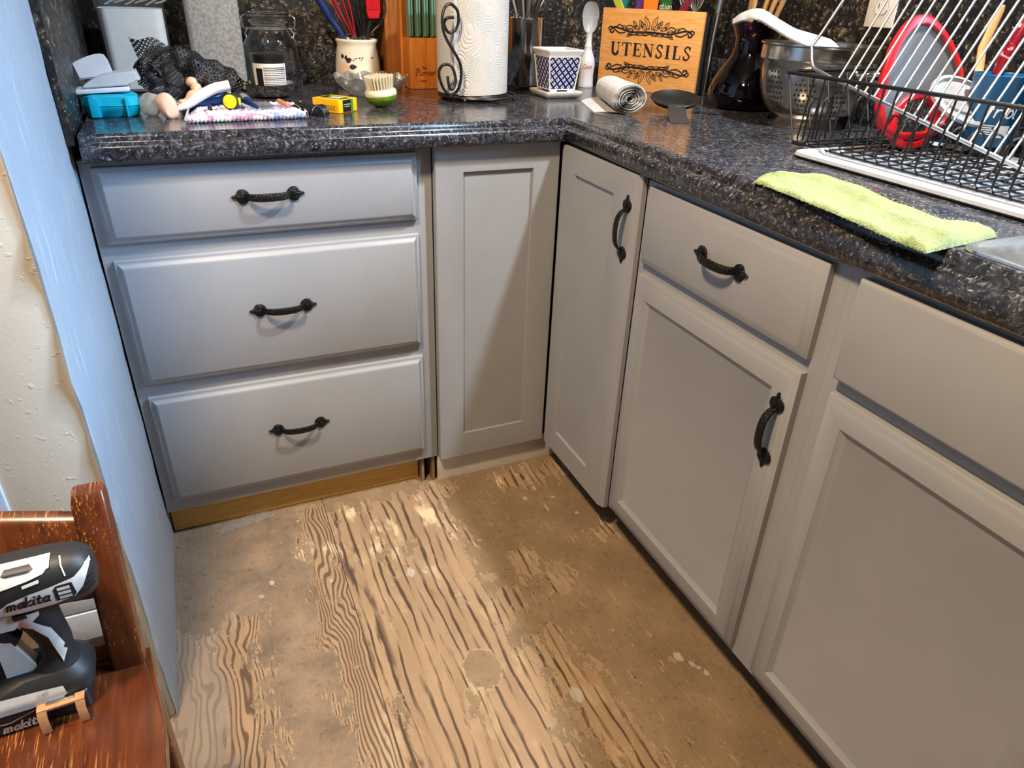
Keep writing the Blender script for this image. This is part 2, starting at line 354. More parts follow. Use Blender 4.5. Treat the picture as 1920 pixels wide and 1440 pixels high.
class MB:
    def __init__(s): s.bm = bmesh.new(); s.M = Matrix()
    def v(s, p): return s.bm.verts.new(s.M @ Vector(p))
    def f(s, vs):
        try: return s.bm.faces.new(vs)
        except ValueError: return None
    def box(s, a, b, bev=0, seg=2):
        x0, y0, z0 = [min(i, j) for i, j in zip(a, b)]; x1, y1, z1 = [max(i, j) for i, j in zip(a, b)]
        q = [s.v(p) for p in ((x0, y0, z0), (x1, y0, z0), (x1, y1, z0), (x0, y1, z0), (x0, y0, z1), (x1, y0, z1), (x1, y1, z1), (x0, y1, z1))]
        fs = [s.f([q[i] for i in ix]) for ix in ((3, 2, 1, 0), (4, 5, 6, 7), (0, 1, 5, 4), (1, 2, 6, 5), (2, 3, 7, 6), (3, 0, 4, 7))]
        if bev:
            es = {e for f in fs for e in f.edges}
            bmesh.ops.bevel(s.bm, geom=list(es), offset=bev, segments=seg, affect='EDGES', profile=.6)
        return s
    def loft(s, rings, cap0=True, cap1=True, closed=True, loop=False):
        R = [[s.v(p) for p in r] for r in rings]; n = len(R[0])
        pairs = list(zip(R, R[1:])) + ([(R[-1], R[0])] if loop else [])
        for a, b in pairs:
            for i in range(n if closed else n - 1):
                j = (i + 1) % n; s.f([a[i], a[j], b[j], b[i]])
        if not loop:
            if cap0: s.f(R[0][::-1])
            if cap1: s.f(R[-1])
        return s
    def tube(s, pts, r, seg=8, closed=False, flat=None):
        P = [Vector(p) for p in pts]; N = len(P)
        if N < 2: return s
        rr = r if isinstance(r, (list, tuple)) else [r] * N
        T = []
        for i in range(N):
            a = P[i - 1] if (i > 0 or closed) else P[i]; b = P[(i + 1) % N] if (i < N - 1 or closed) else P[i]
            d = b - a; T.append(d.normalized() if d.length > 1e-9 else Vector((0, 0, 1)))
        up = Vector((0, 0, 1)) if abs(T[0].z) < .9 else Vector((1, 0, 0))
        nrm = (up - T[0] * up.dot(T[0])).normalized(); rings = []
        for i in range(N):
            nrm = nrm - T[i] * nrm.dot(T[i])
            nrm = nrm.normalized() if nrm.length > 1e-6 else T[i].orthogonal().normalized()
            bi = T[i].cross(nrm); k = flat or 1.0
            rings.append([P[i] + (nrm * math.cos(2 * PI * q / seg) * k + bi * math.sin(2 * PI * q / seg)) * rr[i] for q in range(seg)])
        return s.loft(rings, loop=closed)
    def cyl(s, p0, p1, r0, r1=None, seg=24, bev=0):
        p0, p1 = Vector(p0), Vector(p1); r1 = r0 if r1 is None else r1
        if bev:
            d = (p1 - p0).normalized() * bev
            return s.tube([p0, p0 + d, p1 - d, p1], [r0 - bev, r0, r1, r1 - bev], seg)
        return s.tube([p0, p1], [r0, r1], seg)
    def lathe(s, prof, c=(0, 0), seg=40, wob=None, capb=True, capt=True):
        rings = []
        for (r, z) in prof:
            rings.append([(c[0] + max(r, 1e-5) * math.cos(2 * PI * k / seg) * (wob(k, z) if wob else 1), c[1] + max(r, 1e-5) * math.sin(2 * PI * k / seg) * (wob(k, z) if wob else 1), z) for k in range(seg)])
        return s.loft(rings, capb, capt)
    def prism(s, poly, h0, h1, mp=None, bev=0):
        mp = mp or (lambda u, v, h: (u, v, h))
        a = [s.v(mp(u, v, h0)) for u, v in poly]; b = [s.v(mp(u, v, h1)) for u, v in poly]; n = len(poly)
        f0 = s.f(a[::-1]); f1 = s.f(b); fs = [f0, f1]
        for i in range(n): fs.append(s.f([a[i], a[(i + 1) % n], b[(i + 1) % n], b[i]]))
        if bev: bmesh.ops.bevel(s.bm, geom=list(set(f1.edges)), offset=bev, segments=2, affect='EDGES')
        return s
    def patch(s, poly, mp, h=.0006, cuts=2):
        t = bmesh.new(); vs = [t.verts.new((u, v, 0)) for u, v in poly]; t.faces.new(vs)
        bmesh.ops.triangulate(t, faces=t.faces[:])
        if cuts: bmesh.ops.subdivide_edges(t, edges=t.edges[:], cuts=cuts, use_grid_fill=True)
        top = {}
        for v in t.verts: top[v] = s.v(mp(v.co.x, v.co.y, h))
        for f in t.faces: s.f([top[v] for v in f.verts])
        t.free(); return s
    def ribbon(s, pts, w, mp=None, h=.0006, cap=True):
        mp = mp or (lambda u, v, h: (u, v, h)); P = [Vector((p[0], p[1])) for p in pts]; n = len(P)
        ww = w if isinstance(w, (list, tuple)) else [w] * n; L = []
        for i in range(n):
            a = P[max(i - 1, 0)]; b = P[min(i + 1, n - 1)]; d = (b - a); d = d.normalized() if d.length > 1e-9 else Vector((1, 0)); o = Vector((-d.y, d.x)) * ww[i] * .5
            e = d * (ww[i] * .35 if cap else 0); q = P[i] + (-e if i == 0 else e if i == n - 1 else Vector((0, 0)))
            L.append((q + o, q - o))
        V = [(s.v(mp(a.x, a.y, h)), s.v(mp(b.x, b.y, h))) for a, b in L]
        for (a, b), (c, d) in zip(V, V[1:]): s.f([a, b, d, c])
        return s
    def grid(s, fn, nu, nv, thick=0, uv=None):
        V = [[s.v(fn(i / nu, j / nv)) for j in range(nv + 1)] for i in range(nu + 1)]
        fs = []
        for i in range(nu):
            for j in range(nv): fs.append(s.f([V[i][j], V[i + 1][j], V[i + 1][j + 1], V[i][j + 1]]))
        if uv:
            lay = s.bm.loops.layers.uv.verify(); idx = {}
            for i in range(nu + 1):
                for j in range(nv + 1): idx[V[i][j]] = (i / nu * uv[0], j / nv * uv[1])
            for f in fs:
                for lp in f.loops: lp[lay].uv = idx[lp.vert]
        if thick: bmesh.ops.solidify(s.bm, geom=fs, thickness=thick)
        return s

ORIG = {}
def build(name, mb, mat, parent=None, loc=None, smooth=38, local=False, keepn=False):
    bm = mb.bm
    if not keepn: bmesh.ops.recalc_face_normals(bm, faces=bm.faces[:])
    off = Vector(loc) if loc is not None else Vector((0, 0, 0))
    if parent is not None and not local: off = Vector(ORIG[parent.name])
    if off.length: bmesh.ops.translate(bm, verts=bm.verts[:], vec=-off)
    me = bpy.data.meshes.new(name); bm.to_mesh(me); bm.free()
    me.materials.append(mat)
    if smooth:
        me.polygons.foreach_set('use_smooth', [True] * len(me.polygons)); me.set_sharp_from_angle(angle=math.radians(smooth))
    o = bpy.data.objects.new(name, me); C.objects.link(o)
    if parent is not None: o.parent = parent; ORIG[o.name] = tuple(off)
    else:
        if loc is not None: o.location = loc
        ORIG[o.name] = tuple(off)
    return o
def tag(o, label, cat, group=None):
    o['label'] = label; o['category'] = cat
    if group: o['group'] = group
    return o
def thing(name, label, cat, loc, group=None):
    o = bpy.data.objects.new(name, None); C.objects.link(o); o.location = loc; o.empty_display_size = .05
    ORIG[o.name] = tuple(loc); return tag(o, label, cat, group)
def struct(name, mb, mat, loc=None, parent=None):
    o = build(name, mb, mat, parent, loc); o['kind'] = 'structure'; return o

# stroke lettering (x-height 1)
GL = {'a': [[(.72, .85), (.42, 1), (.1, .72), (.06, .3), (.32, 0), (.62, .25), (.74, .95)], [(.74, 1), (.70, .2), (.92, 0)]],
 'b': [[(.05, 1.8), (.05, .1)], [(.05, .1), (.4, 0), (.75, .3), (.7, .8), (.4, 1), (.08, .7)]],
 'c': [[(.75, .8), (.45, 1), (.1, .7), (.1, .3), (.4, 0), (.8, .2)]], 'e': [[(.1, .5), (.72, .6), (.6, .95), (.3, .95), (.08, .5), (.3, .03), (.8, .2)]],
 'h': [[(.05, 0), (.05, 1.8)], [(.05, .6), (.4, 1), (.7, .8), (.7, 0)]], 'i': [[(.12, 1), (.1, .15), (.3, 0)], [(.14, 1.38), (.15, 1.5)]],
 'k': [[(.05, 0), (.05, 1.8)], [(.7, 1), (.08, .45), (.78, 0)]], 'l': [[(.1, 1.8), (.1, .12), (.3, 0)]],
 'm': [[(.05, 0), (.05, 1)], [(.05, .7), (.3, 1), (.5, .8), (.5, 0)], [(.5, .7), (.78, 1), (1, .8), (1, 0)]], 'n': [[(.05, 0), (.05, 1)], [(.05, .7), (.4, 1), (.68, .8), (.68, 0)]],
 'o': [[(.4, 1), (.08, .7), (.1, .2), (.4, 0), (.7, .25), (.72, .75), (.4, 1)]], 'r': [[(.05, 0), (.05, 1)], [(.05, .6), (.3, .95), (.6, .95)]],
 't': [[(.25, 1.5), (.22, .2), (.45, 0), (.6, .1)], [(0, 1), (.55, 1)]],
 'P': [[(.25, 0), (.3, 1.8)], [(-.1, 1.5), (.3, 1.95), (.95, 1.7), (.9, 1.1), (.3, .85)], [(.0, .1), (.5, -.05)]],
 'W': [[(-.1, 1.6), (.15, 1.85), (.3, 1.2), (.45, 0), (.8, 1.2), (1.0, 0), (1.45, 1.3), (1.5, 1.9), (1.2, 1.7)]],
 'T': [[(0, 1.6), (.4, 1.75), (1, 1.7)], [(.5, 1.7), (.5, 0)]], 'C': [[(.95, 1.5), (.6, 1.8), (.15, 1.3), (.15, .5), (.55, 0), (1, .35)]],
 'F': [[(.2, 0), (.35, 1.75)], [(-.1, 1.5), (.35, 1.8), (1.1, 1.75)], [(.1, .95), (.75, 1.0)]],
 'x': [[(0, 0), (.7, 1)], [(0, 1), (.7, 0)]], 'L': [[(.05, 1.6), (.05, 0), (.7, 0)]], 'X': [[(0, 0), (.8, 1.6)], [(0, 1.6), (.8, 0)]], 'p': [[(.05, -.6), (.05, 1)], [(.05, .7), (.4, 1), (.72, .6), (.4, 0), (.06, .25)]]}
ADV = {'m': 1.3, 'i': .42, 'l': .45, 't': .75, 'r': .72, 'W': 1.7, 'P': 1.05, 'T': 1.0, 'C': 1.1, 'F': 1.0, ' ': .6}
def letters(mb, txt, h, w, mp, x0=0, y0=0, slant=.2, gap=.16, lift=.0006):
    x = 0
    for ch in txt:
        for st in GL.get(ch, []):
            p = spl([(a, b, 0) for a, b in st], 5)
            mb.ribbon([((x + q.x + q.y * slant) * h + x0, q.y * h + y0) for q in p], w, mp, lift)
        x += ADV.get(ch, .85) + gap
    return x * h

# ------------------------------------------------------------------ room shell
WX = -0.8165; RX = 0.775; BY = 0.68
mb = MB(); mb.box((-3.2, -3.6, -.06), (RX + .1, BY + .1, 0)); struct('floor', mb, FLOOR)
mb = MB(); mb.box((-3.2, BY, 0), (RX + .1, BY + .1, 2.42)); struct('wall_back', mb, SPLASH)
mb = MB()                                                       # wall with an opening for the window over the sink
for (y0, y1, z0, z1) in ((-.66, BY, 0, 2.42), (-1.62, -.66, 0, 1.10), (-1.62, -.66, 2.0, 2.42), (-3.6, -1.62, 0, 2.42)): mb.box((RX, y0, z0), (RX + .1, y1, z1))
struct('wall_right', mb, SPLASH)
mb = MB()
for a, b in (((RX - .012, -1.66, 1.06), (RX + .1, -1.62, 2.04)), ((RX - .012, -.66, 1.06), (RX + .1, -.62, 2.04)), ((RX - .012, -1.62, 2.0), (RX + .1, -.66, 2.04)), ((RX - .012, -1.62, 1.06), (RX + .1, -.66, 1.10))): mb.box(a, b, .003)
struct('window_1', mb, WHITEPAINT)
# stub wall: blue face towards the cabinets, cream end towards the room
mb = MB()
def stub(i, j):
    y = -.4915 + i * (BY + .4915); z = j * 2.42
    w = .0022 * math.sin(z * 23 + 1) * (1 - i) + .0014 * math.sin(z * 61) * (1 - i)
    return (WX + w * .6, y - abs(w) * 2, z)
mb.grid(stub, 30, 60, .02); struct('wall_left', mb, BLUEWALL)
mb = MB(); mb.box((-.94, -.489, 0), (WX - .0025, .66, 2.42), .004); struct('wall_left_end', mb, CREAM)
mb = MB(); mb.box((-.99, -.493, .42), (-.9365, -.40, 2.42), .003); struct('trim_1', mb, BLUEWALL)
mb = MB()
mb.box((-.945, -.4985, .0), (WX - .012, -.488, .235), .002); mb.box((-.945, -.4965, .238), (WX - .012, -.488, .292), .002); mb.box((-.945, -.4945, .295), (WX - .012, -.488, .345), .002)
struct('baseboard_left', mb, plain('grey_white_baseboard', (.52, .53, .53), .45, bump=(70, .25, .0015)))
mb = MB(); mb.box((-3.2, -3.6, 2.42), (RX + .1, BY + .1, 2.48)); struct('ceiling', mb, plain('white_ceiling', (.45, .44, .42), .8))
mb = MB(); mb.box((-3.3, -3.7, 0), (RX + .1, -3.6, 2.42)); struct('wall_front', mb, plain('pale_far_wall', (.35, .33, .30), .8))

# ------------------------------------------------------------------ cabinets
BACK = Matrix(((1, 0, 0, 0), (0, 0, -1, 0), (0, 1, 0, 0), (0, 0, 0, 1)))       # (u,v,n) -> x=u, z=v, y=-n
XR = 0.1472
RIGHT = Matrix(((0, 0, -1, XR), (-1, 0, 0, 0), (0, 1, 0, 0), (0, 0, 0, 1)))    # u=-y, v=z, n towards -x
def slab(mb, M, u0, u1, v0, v1, steps, cap=True):
    mb.M = M; rings = []
    for ins, n in steps:
        rings.append([(u0 + ins, v0 + ins, n), (u1 - ins, v0 + ins, n), (u1 - ins, v1 - ins, n), (u0 + ins, v1 - ins, n)])
    mb.loft(rings); mb.M = Matrix()
DRAWER = [(0, .0005), (0, .0085), (.0015, .0100), (.0045, .0105), (.0075, .0125), (.0115, .0165), (.0150, .0192), (.0168, .0200)]
RDRAWER = [(0, .0005), (0, .0110), (.0015, .0122), (.006, .0140), (.0125, .0185), (.0160, .0200)]
def doorsteps(fr, rec=.0065, edge=True):
    a = [(0, .0005), (0, .0120), (.0015, .0132), (.0055, .0145), (.0105, .0185), (.0140, .0200)] if edge else [(0, .0005), (0, .0185), (.0015, .0200)]
    return a + [(fr - .0008, .0200), (fr, .0192), (fr + .003, .0168), (fr + .008, .0138), (fr + .0095, .0200 - rec - .0006)]
def handle_mesh():
    mb = MB()
    for s in (-1, 1):
        out = []
        for k in range(25):
            a = PI * (-.68 + 1.36 * k / 24); out.append((s * (.0475 - .0135 * math.cos(a) * 1.0), .0138 * math.sin(a)))
        out = [(s * (.0480 - .0140 * math.cos(PI * (-.66 + 1.32 * k / 22))), .0140 * math.sin(PI * (-.66 + 1.32 * k / 22))) for k in range(23)]
        tip = [(s * .0582, .0066), (s * .0605, .0038), (s * .0640, .0024), (s * .0672, .0021), (s * .0680, 0), (s * .0672, -.0021), (s * .0640, -.0024), (s * .0605, -.0038), (s * .0582, -.0066)]
        poly = out + tip; cx = s * .048
        rings = []
        for k, h in ((1.0, 0), (1.0, .0022), (.93, .0036), (.62, .0048), (.25, .0052)):
            rings.append([(cx + (u - cx) * k, v * k, h) for u, v in poly])
        mb.loft(rings)
        mb.lathe([(.0036, .0045), (.0036, .0062), (.0026, .0072), (.0001, .0075)], (cx, 0), 12)
    path = [(-.0405, 0, .002), (-.039, 0, .0075), (-.034, 0, .0150), (-.024, 0, .0205), (-.012, 0, .0228), (0, 0, .0233), (.012, 0, .0228), (.024, 0, .0205), (.034, 0, .0150), (.039, 0, .0075), (.0405, 0, .002)]
    P = spl(path, 4); rings = []
    for i, p in enumerate(P):
        t = (P[min(i + 1, len(P) - 1)] - P[max(i - 1, 0)]).normalized(); n = Vector((-t.z, 0, t.x)); s_ = i / (len(P) - 1); w = .0062 + .0018 * math.sin(PI * s_)
        rings.append([p + Vector((0, y, 0)) + n * h for y, h in ((-w, -.0012), (-w * .8, .0012), (0, .0024), (w * .8, .0012), (w, -.0012), (0, -.0020))])
    mb.loft(rings); return mb
_hm = [None]
def put_handle(parent, M, u, v, vertical=False):
    R = M @ Matrix.Translation((u, v, .0198)) @ (Matrix.Rotation(PI / 2, 4, 'Z') if vertical else Matrix())
    if _hm[0] is None:
        o = build('handle', handle_mesh(), IRON, None); _hm[0] = o.data
    else: o = bpy.data.objects.new('handle', _hm[0]); C.objects.link(o)
    o.parent = parent; o.matrix_local = Matrix.Translation(-Vector(ORIG[parent.name])) @ R
    return o

# three-drawer base
t = thing('drawer_cabinet', 'grey painted base cabinet with a bank of three drawers, against the blue wall', 'cabinet', (-.5, 0, 0))
mb = MB(); mb.box((WX + .004, 0, .0822), (-.1675, .019, .8665), .001); mb.box((WX + .012, .019, .0822), (-.19, .60, .8665)); build('face_frame', mb, CAB, t)
for (z0, z1), lab in zip(((.715, .8554), (.4168, .6831), (.116, .3864)), ('shallow top drawer front', 'deep middle drawer front with paint drips', 'deep bottom drawer front')):
    mb = MB(); slab(mb, BACK, -.794, -.202, z0, z1, DRAWER); d = build('drawer', mb, CAB, t); d['label'] = lab
    put_handle(d, BACK, -.5025, {.715: .791, .4168: .556, .116: .262}[z0])
mb = MB(); mb.box((-.812, .034, .002), (-.212, .05, .084)); build('toe_board', mb, PLYEDGE, t)['label'] = 'bare yellow wood toe board'
mb = MB(); mb.box((-.2085, .012, .0), (-.2015, .10, .083)); mb.box((-.181, .010, .0), (-.173, .10, .083)); build('side_panel', mb, plain('particle_board', (.26, .17, .09), .8, bump=(300, .4, .002), vary=.3, vscale=200), t)
# corner cabinet with a folding pair of doors
t = thing('corner_cabinet', 'grey painted corner cabinet with two tall narrow shaker doors meeting in the corner', 'cabinet', (.05, 0, 0))
mb = MB(); mb.box((-.1655, .006, .085), (.60, .60, .8525)); mb.box((.152, -.335, .085), (.16, .006, .8525)); build('carcass', mb, DARK, t)  # painted near-black so the gaps around the doors read as shade
def shaker(mb, M, u0, u1, v0, v1, pu0, pu1, pv0, pv1, rec=.0068, outer=.0015):
    mb.M = M
    def ring(a, b, c, d, n): return [(a, c, n), (b, c, n), (b, d, n), (a, d, n)]
    mb.loft([ring(u0, u1, v0, v1, .0005), ring(u0, u1, v0, v1, .0185), ring(u0 + outer, u1 - outer, v0 + outer, v1 - outer, .02), ring(pu0, pu1, pv0, pv1, .02), ring(pu0 + .0012, pu1 - .0012, pv0 + .0012, pv1 - .0012, .0195), ring(pu0 + .0022, pu1 - .0022, pv0 + .0022, pv1 - .0022, .02 - rec)])
    mb.M = Matrix()
mb = MB(); shaker(mb, BACK, -.1655, .1262, .0800, .8665, -.1035, .0635, .1475, .8125); build('door', mb, CAB, t)['label'] = 'left door with recessed panel, no handle'
mb = MB()
M = RIGHT; mb.M = M
def ring(a, b, c, d, n): return [(a, c, n), (b, c, n), (b, d, n), (a, d, n)]
mb.loft([ring(.0275, .3405, .0795, .8605, .0005), ring(.0275, .3405, .0795, .8605, .0110), ring(.0280, .3360, .0800, .8605, .0140), ring(.0285, .3270, .0805, .8600, .0190), ring(.0290, .3230, .0810, .8595, .02),
         ring(.0890, .2550, .1395, .8090, .02), ring(.0905, .2540, .1410, .8078, .0195), ring(.0930, .2520, .1440, .8066, .0135)])
mb.M = Matrix(); d = build('door', mb, CAB, t); d['label'] = 'right door with black handle'
put_handle(d, RIGHT, .3105, .7505, True)
mb = MB(); mb.box((-.1660, .004, .0), (.20, .016, .0785), .001); build('toe_board', mb, WHITEPAINT, t)['label'] = 'white painted toe board'
mb = MB(); mb.box((.205, -.340, .0), (.22, .003, .085)); build('toe_board', mb, TOE_SHADE, t)['label'] = 'recessed toe board with its shadow coloured in dark brown'
# drawer-over-door base
t = thing('base_cabinet', 'grey painted base cabinet with one drawer above one door, right of the corner', 'cabinet', (XR, -.58, 0))
mb = MB(); mb.box((XR, -.8300, .0860), (.166, -.3435, .8535)); mb.box((.166, -.82, .086), (.74, -.36, .8665)); build('face_frame', mb, CAB, t)
mb = MB(); slab(mb, RIGHT, .3643, .8033, .7026, .846, RDRAWER); d = build('drawer', mb, CAB, t); put_handle(d, RIGHT, .598, .7795)
mb = MB(); slab(mb, RIGHT, .3643, .8033, .1086, .6789, doorsteps(.0415)); d = build('door', mb, CAB, t); put_handle(d, RIGHT, .7805, .5695, True)
mb = MB(); mb.box((.215, -.83, 0), (.23, -.36, .09)); build('toe_board', mb, TOE_SHADE, t)
# sink base
t = thing('sink_cabinet', 'grey painted sink base cabinet with blank drawer front, cut off by the right edge', 'cabinet', (XR, -1.2, 0))
mb = MB(); mb.box((XR, -1.78, .0860), (.166, -.8302, .8535)); build('face_frame', mb, CAB, t)
mb = MB(); slab(mb, RIGHT, .8583, 1.70, .7026, .846, [(0, .0005), (0, .0150), (.001, .0165), (.0032, .0190), (.006, .0200)]); build('false_drawer_front', mb, CAB, t)
mb = MB(); slab(mb, RIGHT, .8583, 1.274, .1086, .6789, doorsteps(.038)); build('door', mb, CAB, t)
mb = MB(); slab(mb, RIGHT, 1.284, 1.70, .1086, .6789, doorsteps(.038)); build('door', mb, CAB, t)
mb = MB(); mb.box((.215, -1.78, 0), (.23, -.832, .09)); build('toe_board', mb, TOE_SHADE, t)

# ------------------------------------------------------------------ worktop
CT = .914
t = thing('worktop', 'dark speckled granite-look laminate worktop turning the corner over all the cabinets', 'worktop', (0, 0, CT))
PROF = [(0, .914), (.004, .9148), (.0085, .9145), (.0125, .9125), (.0150, .9092), (.0160, .9052), (.0168, .9022), (.0190, .9000), (.0225, .8988), (.0258, .8965), (.0280, .8925), (.0288, .8870), (.0284, .8800), (.0262, .8735), (.0215, .8690), (.0150, .8672), (0, .868)]
YR, XE = -.0195, .150
mb = MB()
mb.loft([[(-.797, YR - d, z) for d, z in PROF], [(XE - d, YR - d, z) for d, z in PROF]])
mb.prism([(-.797, YR), (XE, YR), (.755, .66), (-.797, .66)], .868, .914); build('back_section', mb, COUNTER, t, smooth=50)
mb = MB()
mb.loft([[(XE - d, YR - d if k == 0 else yy, .914 + (z - .914) * sc_) for d, z in PROF] for k, (yy, sc_) in enumerate(((0, 1.0), (-.25, 1.10), (-.50, 1.18), (-.80, 1.26), (-1.9, 1.30)))])
mb.prism([(XE, YR - .0004), (XE, -.962), (.755, -.962), (.755, .6592)], .868, .914)
mb.box((XE, -1.9, .868), (.178, -.962, .914)); mb.box((.62, -1.9, .868), (.755, -.962, .914)); build('right_section', mb, COUNTER, t, smooth=50)
mb = MB(); mb.box((-.797, .66, .905), (.755, .6795, 1.006), .003); mb.box((.755, -.66, .905), (.7745, .6795, 1.006), .003); build('upstand', mb, COUNTER, t)
mb = MB(); mb.box((WX + .0005, -.034, .897), (-.8035, .675, 1.9), .002); o = struct('trim_2', mb, SPLASH)

# ------------------------------------------------------------------ sink
t = thing('kitchen_sink', 'stainless steel drop-in sink at the right edge, corner under the green cloth', 'sink', (.4, -1.25, CT))
def rr(x0, y0, x1, y1, r, n=8):
    out = []
    for cx, cy, a0 in ((x1 - r, y1 - r, 0), (x0 + r, y1 - r, PI / 2), (x0 + r, y0 + r, PI), (x1 - r, y0 + r, 1.5 * PI)):
        for k in range(n + 1):
            a = a0 + PI / 2 * k / n; out.append((cx + r * math.cos(a), cy + r * math.sin(a)))
    return out
def z3(p, z): return [(a, b, z) for a, b in p]
mb = MB()
mb.loft([z3(rr(.150, -1.62, .635, -.948, .03), .9146), z3(rr(.151, -1.62, .634, -.949, .03), .9172), z3(rr(.156, -1.615, .629, -.954, .028), .9180), z3(rr(.164, -1.60, .620, -.960, .020), .9158),
         z3(rr(.192, -1.57, .59, -.972, .055), .9152), z3(rr(.1975, -1.565, .585, -.977, .052), .912), z3(rr(.201, -1.56, .58, -.981, .05), .90), z3(rr(.225, -1.54, .565, -1.01, .05), .76), z3(rr(.26, -1.5, .53, -1.045, .04), .742)], cap0=False, cap1=True)
build('basin', mb, m_steel('sink_steel', .24, (.60, .57, .53), (2, 200, 2)), t)
mb = MB(); mb.lathe([(.045, .7425), (.045, .745), (.036, .7455), (.03, .744)], (.395, -1.27)); build('drain', mb, STEEL, t)


# ================================================================== things on the worktop
def T(x, y, z=CT, rz=0): return Matrix.Translation((x, y, z)) @ Matrix.Rotation(rz, 4, 'Z')
def mapper(M): return lambda u, v, h: M @ Vector((u, v, h))
def frame(o, ux, vx):
    ux = Vector(ux).normalized(); vx = Vector(vx); vx = (vx - ux * vx.dot(ux)).normalized(); n = ux.cross(vx)
    return Matrix(((ux.x, vx.x, n.x, o[0]), (ux.y, vx.y, n.y, o[1]), (ux.z, vx.z, n.z, o[2]), (0, 0, 0, 1)))
def cylmap(cx, cy, rad, a0=-PI / 2):
    """u = arc length to the right of the face at angle a0, v = height; rad may be a function of v"""
    def f(u, v, h):
        R = rad(v) if callable(rad) else rad
        a = a0 + u / R; return (cx + (R + h) * math.cos(a), cy + (R + h) * math.sin(a), v)
    return f
RED = plain('red_silicone', srgb(196, 20, 30), .4); TEAL = plain('teal_plastic', srgb(0, 168, 196), .35)
GREENT = plain('sage_green_handle', srgb(98, 148, 126), .35)

# --- teal hinged case and the white clip gadget on it
t = thing('hinged_case', 'small bright teal plastic case at the left end of the worktop, under the white gadget', 'case', (-.75, .17, CT))
def octo(x0, x1, y0, y1, z0, z1, c):
    return lambda z, k: [(x0 + c + k, y0 + k, z), (x1 - c - k, y0 + k, z), (x1 - k, y0 + c + k, z), (x1 - k, y1 - c - k, z), (x1 - c - k, y1 - k, z), (x0 + c + k, y1 - k, z), (x0 + k, y1 - c - k, z), (x0 + k, y0 + c + k, z)]
o8 = octo(-.8005, -.7005, .142, .215, 0, 0, .016)
mb = MB(); mb.loft([o8(z, k) for z, k in ((.9145, .007), (.918, .004), (.933, .0), (.9338, .0015))]); build('case_bottom', mb, TEAL, t)
mb = MB(); mb.loft([o8(z, k) for z, k in ((.9345, .0015), (.9353, .0), (.951, .004), (.9545, .010))]); build('lid', mb, TEAL, t)
for a, b in ((-.786, -.769), (-.7255, -.722)): mb = MB(); mb.box((a, .1385, .916), (b, .150, .950), .0015); build('latch', mb, TEAL, t)
t = thing('clip_gadget', 'white plastic gadget with a curved fin lying on the teal case', 'gadget', (-.755, .19, .9555))
mb = MB(); mb.M = frame((-.76, .185, .960), (1, 0, .05), (0, 1, 0)); mb.box((-.047, -.03, -.003), (.047, .03, .005), .003); build('base_plate', mb, plain('speckled_white_plastic', (.72, .74, .77), .5, bump=(300, .3, .001)), t)
mb = MB(); arc = [(-.038, .0)] + [(-.038 + .066 * k / 10, .0235 * math.sin(PI / 2 * (k / 10)) ** .8) for k in range(1, 11)] + [(.062, .024), (.066, .008), (.045, .006), (.045, 0)]
mb.prism(arc, -.024, .024, mapper(frame((-.758, .183, .9665), (1, 0, .06), (0, 0, 1))), .002); build('wedge_body', mb, WHITEPL, t)
mb = MB(); fin = [(-.037, .012), (-.044, .040)] + [(-.044 + .058 * k / 8, .040 + .016 * math.sin(PI / 2 * k / 8)) for k in range(1, 8)] + [(.014, .054), (.018, .046), (.024, .014)]
mb.prism(fin, -.004, .004, mapper(frame((-.760, .197, .966), (1, 0, .04), (0, .25, 1))), .002); build('fin', mb, WHITEPL, t)

# --- tall canisters at the back left
def rounded_can(name, label, x0, x1, y0, y1, z1, r, fill_z, fillmat, skin, tilt=0):
    t = thing(name, label, 'canister', ((x0 + x1) / 2, (y0 + y1) / 2, CT))
    mb = MB(); mb.loft([z3(rr(x0 + k, y0 + k, x1 - k, y1 - k, r), z) for z, k in ((.9145, .006), (.918, .002), (.930, .0), (z1, -.002))], cap1=False); build('shell', mb, skin, t)
    mb = MB(); mb.loft([z3(rr(x0 + k, y0 + k, x1 - k, y1 - k, r * .8), z) for z, k in ((.918, .010), (.924, .0045), (fill_z, .0035))]); o = build('contents', mb, fillmat, t)
    mb = MB(); mb.loft([z3(rr(x0 - k, y0 - k, x1 + k, y1 + k, r), z) for z, k in ((z1, .004), (z1 + .02, .004), (z1 + .024, .0))]); build('lid', mb, skin, t)
    return t
FLOUR = plain('white_flour', (.86, .86, .86), .9, bump=(40, .3, .002))
t = rounded_can('flour_canister', 'tall clear canister filled with white flour behind the black mesh bag', -.768, -.630, .49, .625, 1.20, .025, 1.088, FLOUR, m_thin('flour_plastic', (.93, .95, .96), .10, .05, (.75, .77, .79)))
mb = MB()
for k in range(6):
    x = -.745 + k * .02; mb.tube(spl([(x, .4875, 1.096 + .004 * (k % 2)), (x + .02, .4872, 1.106), (x + .045, .4875, 1.112 + .006 * (k % 3))], 4), .0018, 6)
build('embossed_lettering', mb, m_thin('embossing', (.9, .92, .93), .5, .3, (.8, .8, .82)), t)
frost = m_thin('flour_dusted_plastic', (.7, .72, .73), .2, .80, (.52, .53, .53), 150)
rounded_can('dusty_canister', 'tall empty clear canister with walls dusted by flour residue', -.585, -.470, .505, .62, 1.20, .012, .921, FLOUR, frost)

